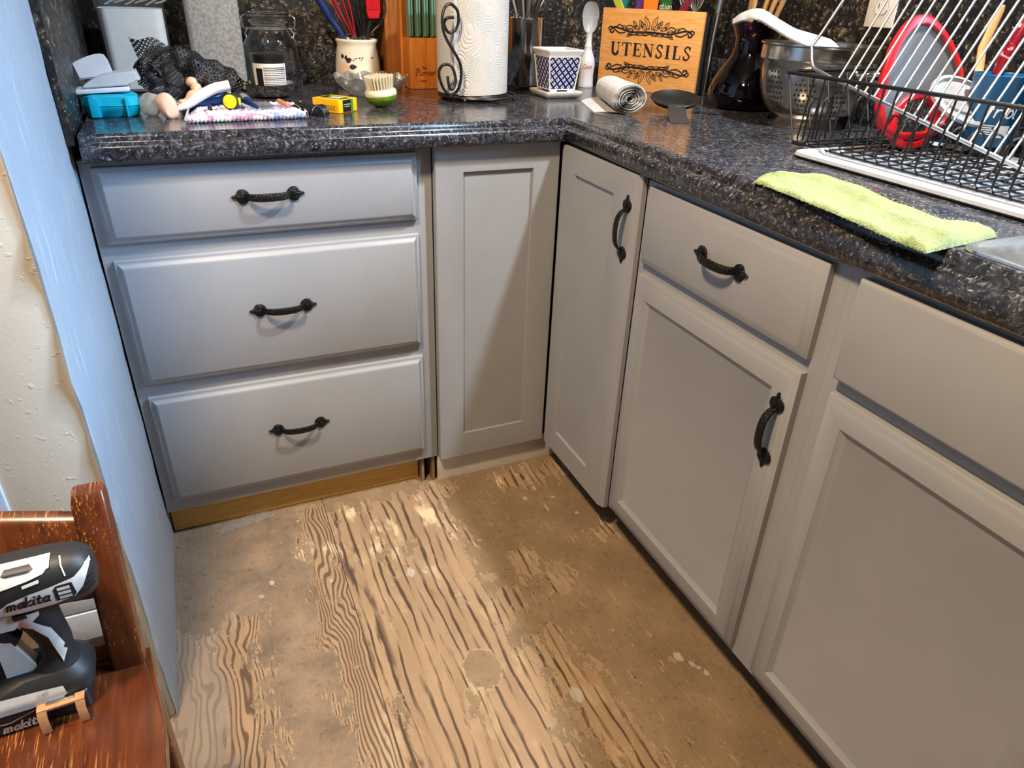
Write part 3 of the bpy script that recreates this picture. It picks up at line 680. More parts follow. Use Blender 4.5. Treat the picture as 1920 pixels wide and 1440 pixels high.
# --- clip-top glass jar
t = thing('clip_top_jar', 'empty round clear glass jar with a wire clip lid', 'jar', (-.4, .572, CT))
GLASS = m_glass('clear_glass', (.96, .98, .97))
jx, jy = -.400, .572
outer = [(.001, .9145), (.052, .9145), (.060, .918), (.065, .930), (.066, .96), (.0655, 1.0), (.062, 1.022), (.054, 1.036), (.0475, 1.044), (.0475, 1.062), (.0505, 1.064), (.0505, 1.069), (.047, 1.071)]
inner = [(.0435, 1.071), (.0435, 1.044), (.050, 1.034), (.058, 1.020), (.0620, 1.0), (.0625, .96), (.0615, .932), (.056, .921), (.001, .9195)]
mb = MB(); mb.lathe(outer + inner, (jx, jy), 48); build('jar_body', mb, GLASS, t, smooth=60)
mb = MB(); mb.lathe([(.001, 1.074), (.051, 1.074), (.0525, 1.077), (.0515, 1.083), (.045, 1.087), (.040, 1.086), (.001, 1.084)], (jx, jy), 48); build('lid', mb, GLASS, t, smooth=60)
mb = MB(); ringp = [(jx + .0492 * math.cos(a), jy + .0492 * math.sin(a), 1.050) for a in [2 * PI * k / 40 for k in range(40)]]
mb.tube(ringp, .0013, 6, True)
for s in (-1, 1):
    mb.tube(spl([(jx + s * .049, jy, 1.050), (jx + s * .060, jy - .01, 1.052), (jx + s * .063, jy - .012, 1.072), (jx + s * .052, jy - .005, 1.081)], 6), .0013, 6)
    mb.tube(spl([(jx + s * .050, jy - .004, 1.050), (jx + s * .058, jy - .012, 1.038), (jx + s * .056, jy - .016, 1.030), (jx + s * .066, jy - .012, 1.012)], 6), .0013, 6)
build('wire_clip', mb, CHROME, t)

# --- little steel bowl holding a tub
t = thing('steel_bowl', 'small shallow steel bowl in front of the clip-top jar', 'bowl', (-.430, .40, CT))
mb = MB(); mb.lathe([(.001, .9145), (.036, .9145), (.046, .920), (.054, .932), (.057, .943), (.0625, .9445), (.0625, .9458), (.056, .9455), (.052, .934), (.044, .922), (.034, .9165), (.001, .9165)], (-.43, .40), 48); build('bowl_body', mb, STEEL, t, smooth=60)
t = thing('paint_jar', 'small dark tub with white printed label standing in the steel bowl', 'tub', (-.428, .40, .9175))
bx, by = -.428, .400
mb = MB(); mb.lathe([(.001, .9175), (.030, .9175), (.0345, .921), (.0385, .990), (.0390, 1.000), (.0395, 1.001), (.0395, 1.007), (.037, 1.0085), (.001, 1.0085)], (bx, by), 48); build('tub_body', mb, plain('black_tub', (.014, .014, .016), .25), t)
rf = lambda z: .0345 + (z - .921) / .069 * .004 + .0004
cm = cylmap(bx, by, rf, -PI / 2 - .1)
mb = MB(); mb.grid(lambda i, j: cm(-.045 + .09 * i, .934 + .054 * j, .0002), 24, 4); build('label_sheet', mb, plain('white_label', (.80, .80, .80), .5), t)
mb = MB(); mb.patch([(-.033, .936), (-.016, .936), (-.016, .978), (-.033, .978)], cm, .0006, 3)
for k in range(11):
    z = .979 - k * .0038; x = -.013
    while x < .036:
        w = random.uniform(.003, .008); mb.ribbon([(x, z), (min(x + w, .038), z)], .0017 if k in (0, 1, 6) else .0011, cm, .0006); x += w + .0016
build('label_print', mb, INK, t)

# --- black mesh bag, crumpled
def bag():
    P = spl([(-.690, .245, .958), (-.668, .262, .985), (-.632, .262, .986), (-.592, .252, .976), (-.553, .236, .962), (-.520, .214, .9455)], 6)
    R = [.012, .030, .036, .042, .044, .034, .030]
    def f(i, j):
        q = i * (len(P) - 1); k = min(int(q), len(P) - 2); s = q - k; p = P[k].lerp(P[k + 1], s); d = (P[k + 1] - P[k]).normalized()
        qq = i * (len(R) - 1); kk = min(int(qq), len(R) - 2); r = R[kk] + (R[kk + 1] - R[kk]) * (qq - kk)
        b = d.cross(Vector((0, 0, 1))).normalized(); n = b.cross(d); a = j * 2 * PI
        r *= 1 + .15 * math.sin(3 * a + i * 9) + .09 * math.sin(7 * a - i * 15) + .07 * math.sin(i * 40 + 2 * a)
        v = p + b * math.cos(a) * r * 1.05 + n * math.sin(a) * r
        v.z = max(v.z, CT + .003); return v
    return f
t = thing('mesh_bag', 'crumpled black mesh bag heaped in front of the two tall canisters', 'bag', (-.61, .25, CT))
MESH = m_mesh()
mb = MB(); mb.grid(bag(), 70, 60, 0, (27, 22)); build('bag_body', mb, MESH, t, keepn=True)
def flap(i, j):
    A = Vector((-.703, .285, 1.045)).lerp(Vector((-.680, .235, .965)), j); B = Vector((-.585, .262, 1.012)).lerp(Vector((-.590, .215, .965)), j)
    p = A.lerp(B, i); p.y -= .016 * math.sin(i * PI) + .008 * math.sin(i * 9 + j * 4); p.z += .010 * math.sin(i * PI) * (1 - j) - .004 * math.sin(i * 13); return p
mb = MB(); mb.grid(flap, 36, 26, 0, (13, 10)); build('top_flap', mb, MESH, t, keepn=True)
def flap2(i, j):
    A = Vector((-.688, .225, .982)).lerp(Vector((-.672, .19, .935)), j); B = Vector((-.612, .215, .985)).lerp(Vector((-.610, .185, .938)), j)
    p = A.lerp(B, i); p.y -= .012 * math.sin(i * PI * 2) + .008 * math.sin(j * 7 + i * 5); p.z += .007 * math.sin(i * 11 + j * 3); return p
mb = MB(); mb.grid(flap2, 32, 24, 0, (12, 9)); build('front_fold', mb, MESH, t, keepn=True)

# --- pale stones / clay pieces beside the case
def lump(mb, c, ax, r, seed, L=1.0, n=14, m=18):
    ax = Vector(ax).normalized(); b = ax.orthogonal().normalized(); d = ax.cross(b); rnd = random.Random(seed); ph = [rnd.uniform(0, 6) for _ in range(4)]
    rings = []
    for i in range(1, n):
        s = i / n; a = PI * s; rad = math.sin(a) ** .75 * r; z = -math.cos(a) * r * L
        rings.append([Vector(c) + ax * z + (b * math.cos(2 * PI * k / m) + d * math.sin(2 * PI * k / m)) * rad * (1 + .10 * math.sin(3 * 2 * PI * k / m + ph[0] + s * 3) + .06 * math.sin(5 * 2 * PI * k / m + ph[1] - s * 5)) for k in range(m)])
    mb.loft(rings)
mb = MB(); lump(mb, (-.6815, .1575, .9345), (.3, .1, 1), .0195, 2, 1.12); tag(build('plastic_bag', mb, m_thin('cloudy_plastic_bag', (.85, .85, .82), .5, .55, (.74, .72, .66), 40), None, (-.6815, .1575, CT)), 'small knotted translucent white plastic bag touching the teal case', 'bag')
mb = MB(); lump(mb, (-.6525, .1275, .9345), (-.28, .25, .9), .0165, 5, 1.55); tag(build('pumice_stone', mb, plain('pinkish_tan_stone', srgb(226, 186, 160), .7, bump=(90, .3, .002), vary=.12), None, (-.6525, .1275, CT)), 'oval pinkish tan stone leaning beside the cloudy plastic bag', 'stone')
mb = MB(); P = spl([(-.606, .205, .972), (-.596, .19, .963), (-.600, .175, .951), (-.622, .165, .934), (-.634, .16, .928)], 6); mb.tube(P, [.006 + .006 * abs(math.sin(k * .55 + .4)) * .9 for k in range(len(P))], 10)
tag(build('clay_knob', mb, plain('pale_tan_clay', srgb(216, 176, 146), .6, bump=(90, .3, .002)), None, (-.61, .18, CT)), 'knobbly tan handle piece in front of the black mesh bag', 'knob')
# white curved scraper / brush handle
mb = MB(); P = spl([(-.637, .150, .926), (-.615, .155, .934), (-.59, .162, .949), (-.562, .166, .961), (-.533, .166, .9665)], 8)
mb.tube(P, [.0050 + .0050 * min(1, k / 16) for k in range(len(P))], 12, flat=1.0); tag(build('brush_handle', mb, plain('white_roller_sleeve', (.78, .78, .77), .6, bump=(200, .3, .0012)), None, (-.59, .16, CT)), 'curved white handle lying across the blue tube', 'handle')
t = thing('paint_tube', 'glossy dark blue tube lying under the curved white handle', 'tube', (-.575, .19, CT))
mb = MB(); P = [(-.618, .178, .9285), (-.613, .180, .930), (-.59, .188, .936), (-.565, .197, .941), (-.545, .205, .944), (-.540, .207, .944)]; mb.tube(P, [.0065, .0140, .0165, .0165, .0135, .010], 24); build('tube_body', mb, plain('dark_blue_plastic', srgb(8, 62, 122), .18), t)
mb = MB(); mb.tube([(-.541, .2065, .944), (-.533, .2095, .945), (-.531, .210, .945)], [.009, .009, .006], 16); build('cap', mb, plain('clear_grey_cap', (.5, .55, .6), .3), t)

# --- knitted dishcloth with small things on it
YARN = m_yarn()
def cloth_pt(u, v):      # u 0..1 left to right, v 0..1 front to back
    x = -.622 + .218 * u + .012 * v; y = .050 + .018 * u + .155 * v
    e = min(1, min(u, 1 - u) * 14, (1 - v) * 8 + .2); rows = .0026 * abs(math.sin(v * PI * 13)) + .0012 * math.sin(u * 120 + (int(v * 13) % 2) * PI)
    z = CT + .0035 + .008 * e + rows * e + .004 * math.sin(u * 7 + v * 4) * .4
    if v < .10: z += .006 * math.sin(PI * v / .10)
    return Vector((x, y, z))
mb = MB(); mb.grid(lambda i, j: cloth_pt(i, j), 110, 90)
top = [v for v in mb.bm.verts]
n0 = 111; 
def skirt(i, j):
    u = i; p = cloth_pt(u, 0); r = .0070 + .0010 * math.sin(u * 190); a = PI * (-.55 + 1.25 * (1 - j)); return Vector((p.x, p.y + .002 - r * math.cos(a) * .9, CT + .0078 + r * math.sin(a)))
mb.grid(skirt, 110, 10)
def side(s):
    def f(i, j):
        p = cloth_pt(s, i); r = .0062; a = PI * (-.5 + j); sg = -1 if s == 0 else 1
        return Vector((p.x + sg * r * math.cos(a), p.y, CT + .0072 + r * math.sin(a)))
    return f
mb.grid(side(0), 60, 8); mb.grid(side(1), 60, 8)
tag(build('knitted_dishcloth', mb, YARN, None, (-.51, .12, CT)), 'folded knitted dishcloth in white, pink and teal yarn near the worktop edge', 'dishcloth')
zc = CT + .0155
t = thing('penlight', 'stubby black torch with a bright yellow end lying on the dishcloth', 'torch', (-.54, .11, zc))
mb = MB(); c = Vector((-.5395, .098, zc + .0160)); d = Vector((-.30, -.95, .04)).normalized()
mb.tube([c - d * .05, c - d * .045, c - d * .002, c + d * .002, c + d * .004], [.010, .0125, .0150, .0155, .0140], 28); build('barrel', mb, plain('black_rubber', (.012, .012, .013), .5), t)
mb = MB(); mb.tube([c + d * .0035, c + d * .006, c + d * .0078, c + d * .0082], [.0128, .0124, .0085, .002], 28); build('end_cap', mb, plain('yellow_plastic', srgb(244, 226, 10), .4), t)['label'] = 'bright yellow end cap'
mb = MB(); e = d.cross(Vector((0, 0, 1))).normalized(); mb.M = frame(c + e * -.0150, d, (0, 0, 1)); mb.box((-.012, -.006, -.002), (-.001, .006, .002), .001); mb.M = Matrix(); build('side_button', mb, plain('lime_plastic', srgb(214, 222, 40), .4), t)
mb = MB(); mb.lathe([(.001, zc + .0005), (.011, zc + .0005), (.0125, zc + .002), (.010, zc + .0035), (.004, zc + .0045), (.0035, zc + .012)], (-.579, .083), 20, wob=lambda k, z: 1 + .12 * math.sin(k * 1.9)); tag(build('valve_cap', mb, plain('dark_brown_rubber', (.03, .018, .014), .5), None, (-.579, .083, zc)), 'small dark brown rubber disc on the left end of the dishcloth', 'disc')
t = thing('marker_pen', 'dark blue and grey tapered marker resting on the dishcloth', 'marker', (-.503, .15, zc))
a_, b_ = Vector((-.519, .185, zc + .018)), Vector((-.4925, .090, zc + .0045)); q = lambda s: a_.lerp(b_, s)
mb = MB(); mb.tube([q(0), q(.03), q(.22), q(.25)], [.0085, .0100, .0100, .009], 18); build('cap', mb, BLACKPL, t)
mb = MB(); mb.tube([q(.25), q(.27), q(.45), q(.47)], [.0092, .0098, .0085, .007], 18); build('collar', mb, plain('grey_plastic', (.16, .18, .22), .4), t)
mb = MB(); mb.tube([q(.46), q(.50), q(.80), q(.95), q(1.0)], [.0075, .0078, .0048, .0042, .003], 18); build('nib_sheath', mb, plain('navy_plastic', srgb(22, 46, 92), .3), t)
mb = MB(); mb.M = frame((-.474, .135, zc + .004), (1, .25, 0), (-.2, 1, .10)); mb.box((-.016, -.025, 0), (.014, .025, .001)); mb.M = Matrix(); tag(build('plastic_sleeve', mb, m_thin('smoky_clear_plastic', (.55, .56, .6), .4, .15, (.4, .4, .42)), None, (-.474, .135, zc)), 'small sheet of smoky clear plastic on the dishcloth', 'sheet')
t = thing('wooden_stick', 'short orange wooden stick with a pink end on the dishcloth', 'stick', (-.434, .12, zc))
a_, b_ = Vector((-.444, .150, zc + .0085)), Vector((-.4325, .088, zc + .0065))
mb = MB(); mb.tube([a_, a_.lerp(b_, .03), b_.lerp(a_, .1)], [.0038, .0046, .0046], 12); build('shaft', mb, plain('orange_wood', srgb(214, 140, 84), .5), t)
mb = MB(); mb.tube([b_.lerp(a_, .10), b_.lerp(a_, .02), b_], [.0052, .0056, .0040], 12); build('tip', mb, plain('pink_rubber', srgb(226, 110, 110), .5), t)
# hair claw clip
t = thing('claw_clip', 'black and silver toothed metal clip between the dishcloth and the yellow box', 'clip', (-.392, .105, CT))
for sgn in (0, 1):
    c0 = Vector((-.410 + .040 * sgn, .128 - .030 * sgn, CT)); JM = T(c0.x, c0.y, CT, -.55)
    mb = MB(); mb.M = JM; pr_ = [(.0125 * math.cos(PI * k / 10), .0012 + .0185 * math.sin(PI * k / 10)) for k in range(11)]
    mb.prism(pr_, -.0145, .0145, lambda u, v, h: (u, h, v), .0015); mb.M = Matrix(); o = build('jaw', mb, plain('gunmetal', (.012, .012, .013), .22, .4), t)
    for k in range(5):
        mb = MB(); mb.M = JM; q = [(.0140 * math.cos(PI * (j - 1) / 10), .0006 + .0200 * math.sin(PI * max(0, min(10, j - 1)) / 10)) for j in range(1, 12)]
        mb.tube([(u, -.0125 + k * .0060, v) for u, v in q], .0011, 6); mb.M = Matrix(); build('tooth', mb, STEEL, o)
mb = MB(); mb.tube([(-.402, .128, CT + .014), (-.383, .100, CT + .012)], .0105, 14); build('spring', mb, BLACKPL, t)

# --- yellow box
t = thing('sponge_box', 'small yellow cardboard box with black and green end beside the green scrub brush', 'box', (-.33, .14, CT))
fx = Vector((-.329, .1165, CT)); ang = math.atan2(.038, .048); MX = T(-.329, .1165, CT + .0005, ang)
mb = MB(); mb.M = MX; mb.box((0, 0, 0), (.060, .070, .0262), .0012); mb.M = Matrix(); build('carton', mb, plain('yellow_card', srgb(244, 190, 14), .4), t)
fm = mapper(MX @ frame((0, 0, 0), (1, 0, 0), (0, 0, 1)))
mb = MB(); mb.patch([(.0135, .0012), (.040, .0012), (.040, .025), (.0135, .025)], fm, .0004, 1); mb.patch([(.0135, .004), (.040, .004), (.040, .064), (.0135, .064)], mapper(MX @ frame((0, 0, .0262), (1, 0, 0), (0, 1, 0))), .0004, 1); build('black_panel', mb, plain('black_print', (.012, .012, .012), .3), t)
mb = MB(); mb.patch([(.041, .0012), (.0465, .0012), (.0465, .025), (.041, .025)], fm, .0004, 1); mb.patch([(.041, .004), (.0465, .004), (.0465, .066), (.041, .066)], mapper(MX @ frame((0, 0, .0262), (1, 0, 0), (0, 1, 0))), .0004, 1); build('green_stripe', mb, plain('green_print', srgb(20, 150, 50), .3), t)
mb = MB()
for k, (a, b) in enumerate(((.017, .036), (.019, .034))): mb.ribbon([(a, .016 - .004 * k), (b, .016 - .004 * k)], .0016, fm, .0009)
mb.patch([(.016, .012), (.037, .012), (.037, .045), (.016, .045)], mapper(MX @ frame((-.0, 0, .0262), (1, 0, 0), (0, 1, 0))), .0008, 1); build('pale_print', mb, plain('pale_print', (.55, .55, .52), .4), t)
lm = mapper(MX @ frame((0, 0, 0), (0, -1, 0), (0, 0, 1))); mb = MB()
for z in (.006, .0095, .013):
    x = -.062
    while x < -.012: w = random.uniform(.004, .009); mb.ribbon([(x, z), (x + w, z)], .0012, lm, .0004); x += w + .0018
build('small_print', mb, INK, t)

# --- green scrub brush
t = thing('scrub_brush', 'round lime green palm brush with cream bristles pointing up', 'brush', (-.215, .205, CT))
gx, gy = -.214, .205
tilt = Matrix.Translation((gx, gy, CT + .0005)) @ Matrix.Rotation(-.10, 4, 'Y') @ Matrix.Translation((-gx, -gy, -CT))
mb = MB(); mb.M = tilt; mb.lathe([(.001, .9145), (.016, .916), (.028, .923), (.0345, .932), (.0355, .938)], (gx, gy), 40); build('grip', mb, plain('lime_green_plastic', srgb(112, 146, 24), .28), t)
mb = MB(); mb.M = tilt; mb.lathe([(.0355, .938), (.0358, .941), (.0350, .9465), (.031, .9505), (.001, .951)], (gx, gy), 40); build('collar', mb, plain('ivory_plastic', (.66, .64, .50), .35), t)
mb = MB(); mb.M = tilt
for rad, n in ((.027, 26), (.021, 20), (.014, 13), (.007, 6)):
    for k in range(n):
        a = 2 * PI * k / n; r1 = rad * 1.12
        mb.tube([(gx + rad * math.cos(a), gy + rad * math.sin(a), .950), (gx + r1 * math.cos(a), gy + r1 * math.sin(a), .978 + random.uniform(-.001, .0015))], [.0021, .0026], 6)
build('bristles', mb, plain('cream_bristles', (.66, .58, .41), .7), t)

# --- cut glass bowl
t = thing('cut_glass_bowl', 'cut crystal bowl with a zigzag rim behind the scrub brush', 'bowl', (-.192, .40, CT))
cx, cy = -.192, .400
def cutr(r, z, amp, ph=0, up=0, n=12, seg=96):
    out = []
    for k in range(seg):
        a = 2 * PI * k / seg; tri = abs(((k * n / seg + ph) % 1) * 2 - 1); R = r * (1 + amp * (tri - .5)); out.append((cx + R * math.cos(a), cy + R * math.sin(a), z + up * tri))
    return out
mb = MB(); mb.loft([cutr(.03, .9145, 0), cutr(.050, .9145, 0), cutr(.056, .918, .05, .2), cutr(.070, .930, .10, .5), cutr(.083, .944, .10, .9), cutr(.090, .953, .06, 1.1, .009), cutr(.086, .953, .05, 1.1, .009), cutr(.078, .942, .02, .9), cutr(.062, .928, .0), cutr(.046, .921, 0), cutr(.02, .920, 0)]); build('bowl_body', mb, m_thin('crystal', (.86, .87, .87), 2.6, .10, (.75, .75, .73), None, .03), t, smooth=10)

# --- cream crock with whisks, brush and blue spatula
t = thing('utensil_crock', 'cream ceramic crock with painted flower and dark leaves, behind the crystal bowl', 'crock', (-.190, .545, CT))
kx, ky = -.190, .545
cp = [(.001, .9145), (.046, .9145), (.054, .919), (.0575, .935), (.0575, .955), (.0555, .980), (.0515, 1.005), (.0495, 1.014), (.0500, 1.020), (.0525, 1.025), (.0525, 1.029), (.050, 1.0305), (.0465, 1.028), (.0455, 1.012), (.050, .98), (.053, .95), (.05, .92), (.001, .919)]
mb = MB(); mb.lathe(cp, (kx, ky), 56); build('crock_body', mb, CERAM, t, smooth=60)
def crr(z):
    for (r0, z0), (r1, z1) in zip(cp[2:8], cp[3:9]):
        if z0 <= z <= z1: return r0 + (r1 - r0) * (z - z0) / (z1 - z0)
    return .0575
km = cylmap(kx, ky, crr, -PI / 2 - .25)
def ell(x, y, a, b, rot=0, n=16): return [(x + a * math.cos(2 * PI * k / n) * math.cos(rot) - b * math.sin(2 * PI * k / n) * math.sin(rot), y + a * math.cos(2 * PI * k / n) * math.sin(rot) + b * math.sin(2 * PI * k / n) * math.cos(rot)) for k in range(n)]
def leafp(x, y, L, w, rot, n=8):
    pts = [(L * k / n, w * math.sin(PI * (k / n) ** .8)) for k in range(n + 1)] + [(L * k / n, -w * math.sin(PI * (k / n) ** .8)) for k in range(n - 1, 0, -1)]
    return [(x + a * math.cos(rot) - b * math.sin(rot), y + a * math.sin(rot) + b * math.cos(rot)) for a, b in pts]
mb = MB()
for a in ((-.028, .981, .016, .006, .3), (-.036, .987, .012, .005, 2.0), (-.020, .968, .020, .006, .05), (-.021, .954, .018, .0065, -.9), (-.030, .984, .012, .004, 1.2)): mb.patch(leafp(*a), km, .0006, 1)
for x in (.006, .016, .038, .046): mb.patch(leafp(x, .988, .004, .0022, .5 if x in (.006, .038) else 2.4), km, .0006, 0)
mb.patch(ell(.0115, .984, .0013, .0013), km, .0006, 0); build('painted_leaves', mb, plain('black_green_glaze', (.02, .026, .022), .15), t)
mb = MB()
for k in range(6): a = k * PI / 3; mb.patch(ell(-.031 + .0062 * math.cos(a), .9655 + .0075 * math.sin(a), .0058, .0062), km, .0005 + .0001 * k, 1)
build('painted_flower', mb, plain('blush_glaze', srgb(224, 184, 158), .2), t)
mb = MB(); mb.ribbon([(-.018, .988), (-.014, .988), (-.013, .984), (-.006, .984), (-.005, .988), (.002, .988)], .0022, km, .0006); build('painted_ribbon', mb, plain('mauve_glaze', srgb(168, 116, 132), .2), t)

def whisk(name, label, a, d, ferr, wire_mats, L=.16, n=7, group=None, spread=.03):
    t = thing(name, label, 'whisk', a, group); a = Vector(a); d = Vector(d).normalized(); b = d.orthogonal().normalized(); c = d.cross(b)
    mb = MB(); mb.tube([a - d * .085, a, a + d * .001], [.007, .0078, .006], 14); build('handle', mb, ferr, t)
    for w, (mat, nm) in enumerate(wire_mats):
        mb = MB()
        for k in range(n):
            ph = PI * (k + .5 * w) / n; e = b * math.cos(ph) + c * math.sin(ph)
            mb.tube(spl([a + e * .004, a + d * L * .35 + e * spread * .72, a + d * L * .75 + e * spread, a + d * L + e * spread * .35, a + d * L * 1.03, a + d * L - e * spread * .35, a + d * L * .75 - e * spread, a + d * L * .35 - e * spread * .72, a - e * .004], 5), .0015, 6)
        build(nm, mb, mat, t)
    return t
whisk('balloon_whisk', 'whisk with red and black coated wires leaning left in the cream crock', (-.196, .54, 1.036), (-.32, .08, 1), STEEL, [(RED, 'red_wires'), (BLACKPL, 'black_wires')], .15, 4, None, .024)
whisk('balloon_whisk', 'whisk with black coated wires standing upright in the cream crock', (-.172, .545, 1.036), (-.10, .02, 1), STEEL, [(BLACKPL, 'black_wires')], .16, 6, None, .024)
t = thing('silicone_spatula', 'dark blue handled spatula leaning far left in the cream crock', 'spatula', (-.216, .55, 1.0))
mb = MB(); mb.tube(spl([(-.200, .548, .965), (-.222, .55, 1.032), (-.250, .552, 1.075), (-.285, .553, 1.135)], 6), [.0075] * 13 + [.009] * 6, 12, flat=1.0); build('handle', mb, plain('dark_blue_silicone', srgb(20, 44, 96), .35), t)
t = thing('basting_brush', 'red silicone brush head hanging over the right of the cream crock', 'brush', (-.150, .53, 1.07))
mb = MB(); MXb = frame((-.145, .535, 1.082), (1, 0, .02), (.10, 0, 1)); mb.M = MXb
mb.loft([[(-.013, -.004, -.004), (.013, -.004, -.004), (.013, -.004, .006), (-.013, -.004, .006)], [(-.017, .012, -.008), (.017, .012, -.008), (.017, .012, .009), (-.017, .012, .009)], [(-.019, .075, -.009), (.019, .075, -.009), (.019, .075, .010), (-.019, .075, .010)]]); mb.M = Matrix(); o = build('brush_head', mb, RED, t)
mb = MB(); mb.M = MXb
for k in range(11): mb.box((-.0165 + k * .0031, .016, .0085), (-.0147 + k * .0031, .074, .0108))
mb.M = Matrix(); build('ribs', mb, RED, o)
mb = MB(); mb.tube(spl([(-.175, .548, .96), (-.160, .545, 1.04), (-.150, .54, 1.078)], 6), .005, 10); build('handle', mb, BLACKPL, t)
mb = MB(); mb.tube(spl([(-.165, .55, 1.0), (-.150, .552, 1.040), (-.121, .552, 1.068), (-.108, .552, 1.10), (-.118, .552, 1.14), (-.15, .552, 1.15)], 6), .0026, 8); tag(build('masher_loop', mb, BLACKPL, None, (-.15, .55, 1.0)), 'thin black wire loop rising from the cream crock beside the red brush', 'utensil')

# --- knife block and knives
t = thing('knife_block', 'honey coloured wooden knife block with script lettering, left of the paper towel', 'knife block', (0, .57, CT))
mb = MB(); mb.box((-.112, .552, CT + .0005), (.075, .640, 1.20), .002); build('back_block', mb, BLOCKD, t)
mb = MB(); mb.box((-.073, .548, CT + .0005), (-.066, .5535, 1.20)); mb.box((-.0655, .490, CT + .0005), (.068, .5515, 1.036), .002); build('front_block', mb, BLOCK, t)
mb = MB(); fm = mapper(frame((-.0655, .490, CT), (1, 0, 0), (0, 0, 1)))
letters(mb, 'Pioneer W', .0088, .0017, fm, .014, .0335, .22, .12); letters(mb, 'The', .0046, .0012, fm, .030, .048, .22); mb.patch(ell(.036, .020, .010, .0016), fm, .0004, 0)
build('lettering', mb, plain('burnt_wood_print', srgb(112, 42, 12), .6), t)
for k in range(5):
    x = -.0535 + k * .0205
    o = thing('steak_knife', 'sage green handled knife in the wooden block, %s' % ('leftmost of the row', 'second from the left', 'third from the left', 'fourth from the left', 'fifth from the left, beside the paper towel')[k], 'knife', (x, .521, 1.0365), 'green handled knives in the block')
    mb = MB(); mb.M = T(x, .521, 1.0365); mb.prism([(-.012, .010), (-.009, .002), (0, 0), (.009, .002), (.012, .010), (.010, .12), (-.010, .12)], -.0055, .0055, lambda u, v, h: (h, u, v), .002); mb.M = Matrix(); hd = build('handle', mb, GREENT, o)
    mb = MB(); mb.box((x - .0012, .5085, 1.037), (x + .0012, .5095, 1.155)); mb.box((x + .0056, .513, 1.040), (x + .0062, .529, 1.155)); build('tang', mb, plain('dark_tang', (.05, .05, .045), .5), hd)

# --- paper towel on a scroll holder
px_, py_ = .038, .305
t = thing('paper_towel_holder', 'black scrollwork metal stand holding the paper towel roll', 'holder', (px_, py_, CT))
mb = MB()
ringc = lambda r, z: [(px_ + .012 + r * math.cos(2 * PI * k / 56), py_ - .005 + r * math.sin(2 * PI * k / 56), z) for k in range(56)]
mb.tube(ringc(.0955, .9235), .0038, 8, True); mb.lathe([(.001, .9285), (.084, .9285), (.085, .9265), (.084, .9245), (.001, .9245)], (px_ + .004, py_ - .002), 48); build('base_ring', mb, BLACKM, t)
for a in (-2.25, -.75, .75, 2.25):
    mb = MB(); c = Vector((px_ + .012 + .0955 * math.cos(a), py_ - .005 + .0955 * math.sin(a), .9200)); mb.lathe([(.0005, -.0055), (.0040, -.0038), (.0056, 0), (.0040, .0038), (.0005, .0055)], (0, 0), 12)
    for v in mb.bm.verts: v.co += c
    build('foot', mb, BLACKM, t)
SC = [(-0.041, 1.095), (-0.056, 1.093), (-0.062, 1.082), (-0.054, 1.067), (-0.044, 1.064), (-0.033, 1.071), (-0.027, 1.088), (-0.03, 1.107), (-0.041, 1.118), (-0.051, 1.121), (-0.062, 1.115), (-0.069, 1.102), (-0.071, 1.085), (-0.068, 1.065), (-0.059, 1.047), (-0.046, 1.029), (-0.036, 1.015), (-0.027, 0.999), (-0.024, 0.98), (-0.025, 0.959), (-0.032, 0.942), (-0.047, 0.9335), (-0.061, 0.943), (-0.07, 0.96), (-0.075, 0.979), (-0.072, 0.992), (-0.063, 0.999), (-0.049, 0.997), (-0.042, 0.983), (-0.04, 0.964), (-0.047, 0.949), (-0.055, 0.95), (-0.059, 0.964), (-0.06, 0.976)]
mb = MB(); mb.tube(spl([(x, .212 + .010 * math.sin(k * .35), z) for k, (x, z) in enumerate(SC)], 6), .0034, 10)
mb.tube(spl([(-.047, .216, .9335), (-.040, .225, .928), (-.030, .236, .9245)], 5), .0034, 8); build('scroll', mb, BLACKM, t)
mb = MB(); mb.cyl((px_, py_, .92), (px_, py_, 1.26), .006); build('post', mb, BLACKM, t)
t = thing('paper_towel_roll', 'full white embossed paper towel roll on the black scroll stand', 'paper towel', (px_, py_, .929))
mb = MB(); R0 = .0865
ra = [(R0 + .0002 * math.sin(k * .8)) for k in range(73)]
def roll(i, j):
    a = -2.30 + 2 * PI * i; return Vector((px_ + (R0 - .0016 * i) * math.cos(a), py_ + (R0 - .0016 * i) * math.sin(a), .929 + .275 * j + .004 * (1 - j) * math.sin(i * 3)))
mb.grid(roll, 72, 12); mb.lathe([(.022, .930), (.0846, .930), (.0846, .9302)], (px_, py_), 48, capb=False, capt=False)
mb.lathe([(.022, 1.2035), (.0846, 1.2035), (.0846, 1.2037)], (px_, py_), 48, capb=False, capt=False); build('paper', mb, m_papertowel(), t)
mb = MB()
def sheet(i, j):
    a = -2.30 - .09 * i; r = R0 + .0012 + .006 * i * i; return Vector((px_ + r * math.cos(a), py_ + r * math.sin(a), .932 + .27 * j + .003 * i))
mb.grid(sheet, 5, 30, .0005); build('loose_edge', mb, plain('paper_white', (.78, .77, .75), .9), t)

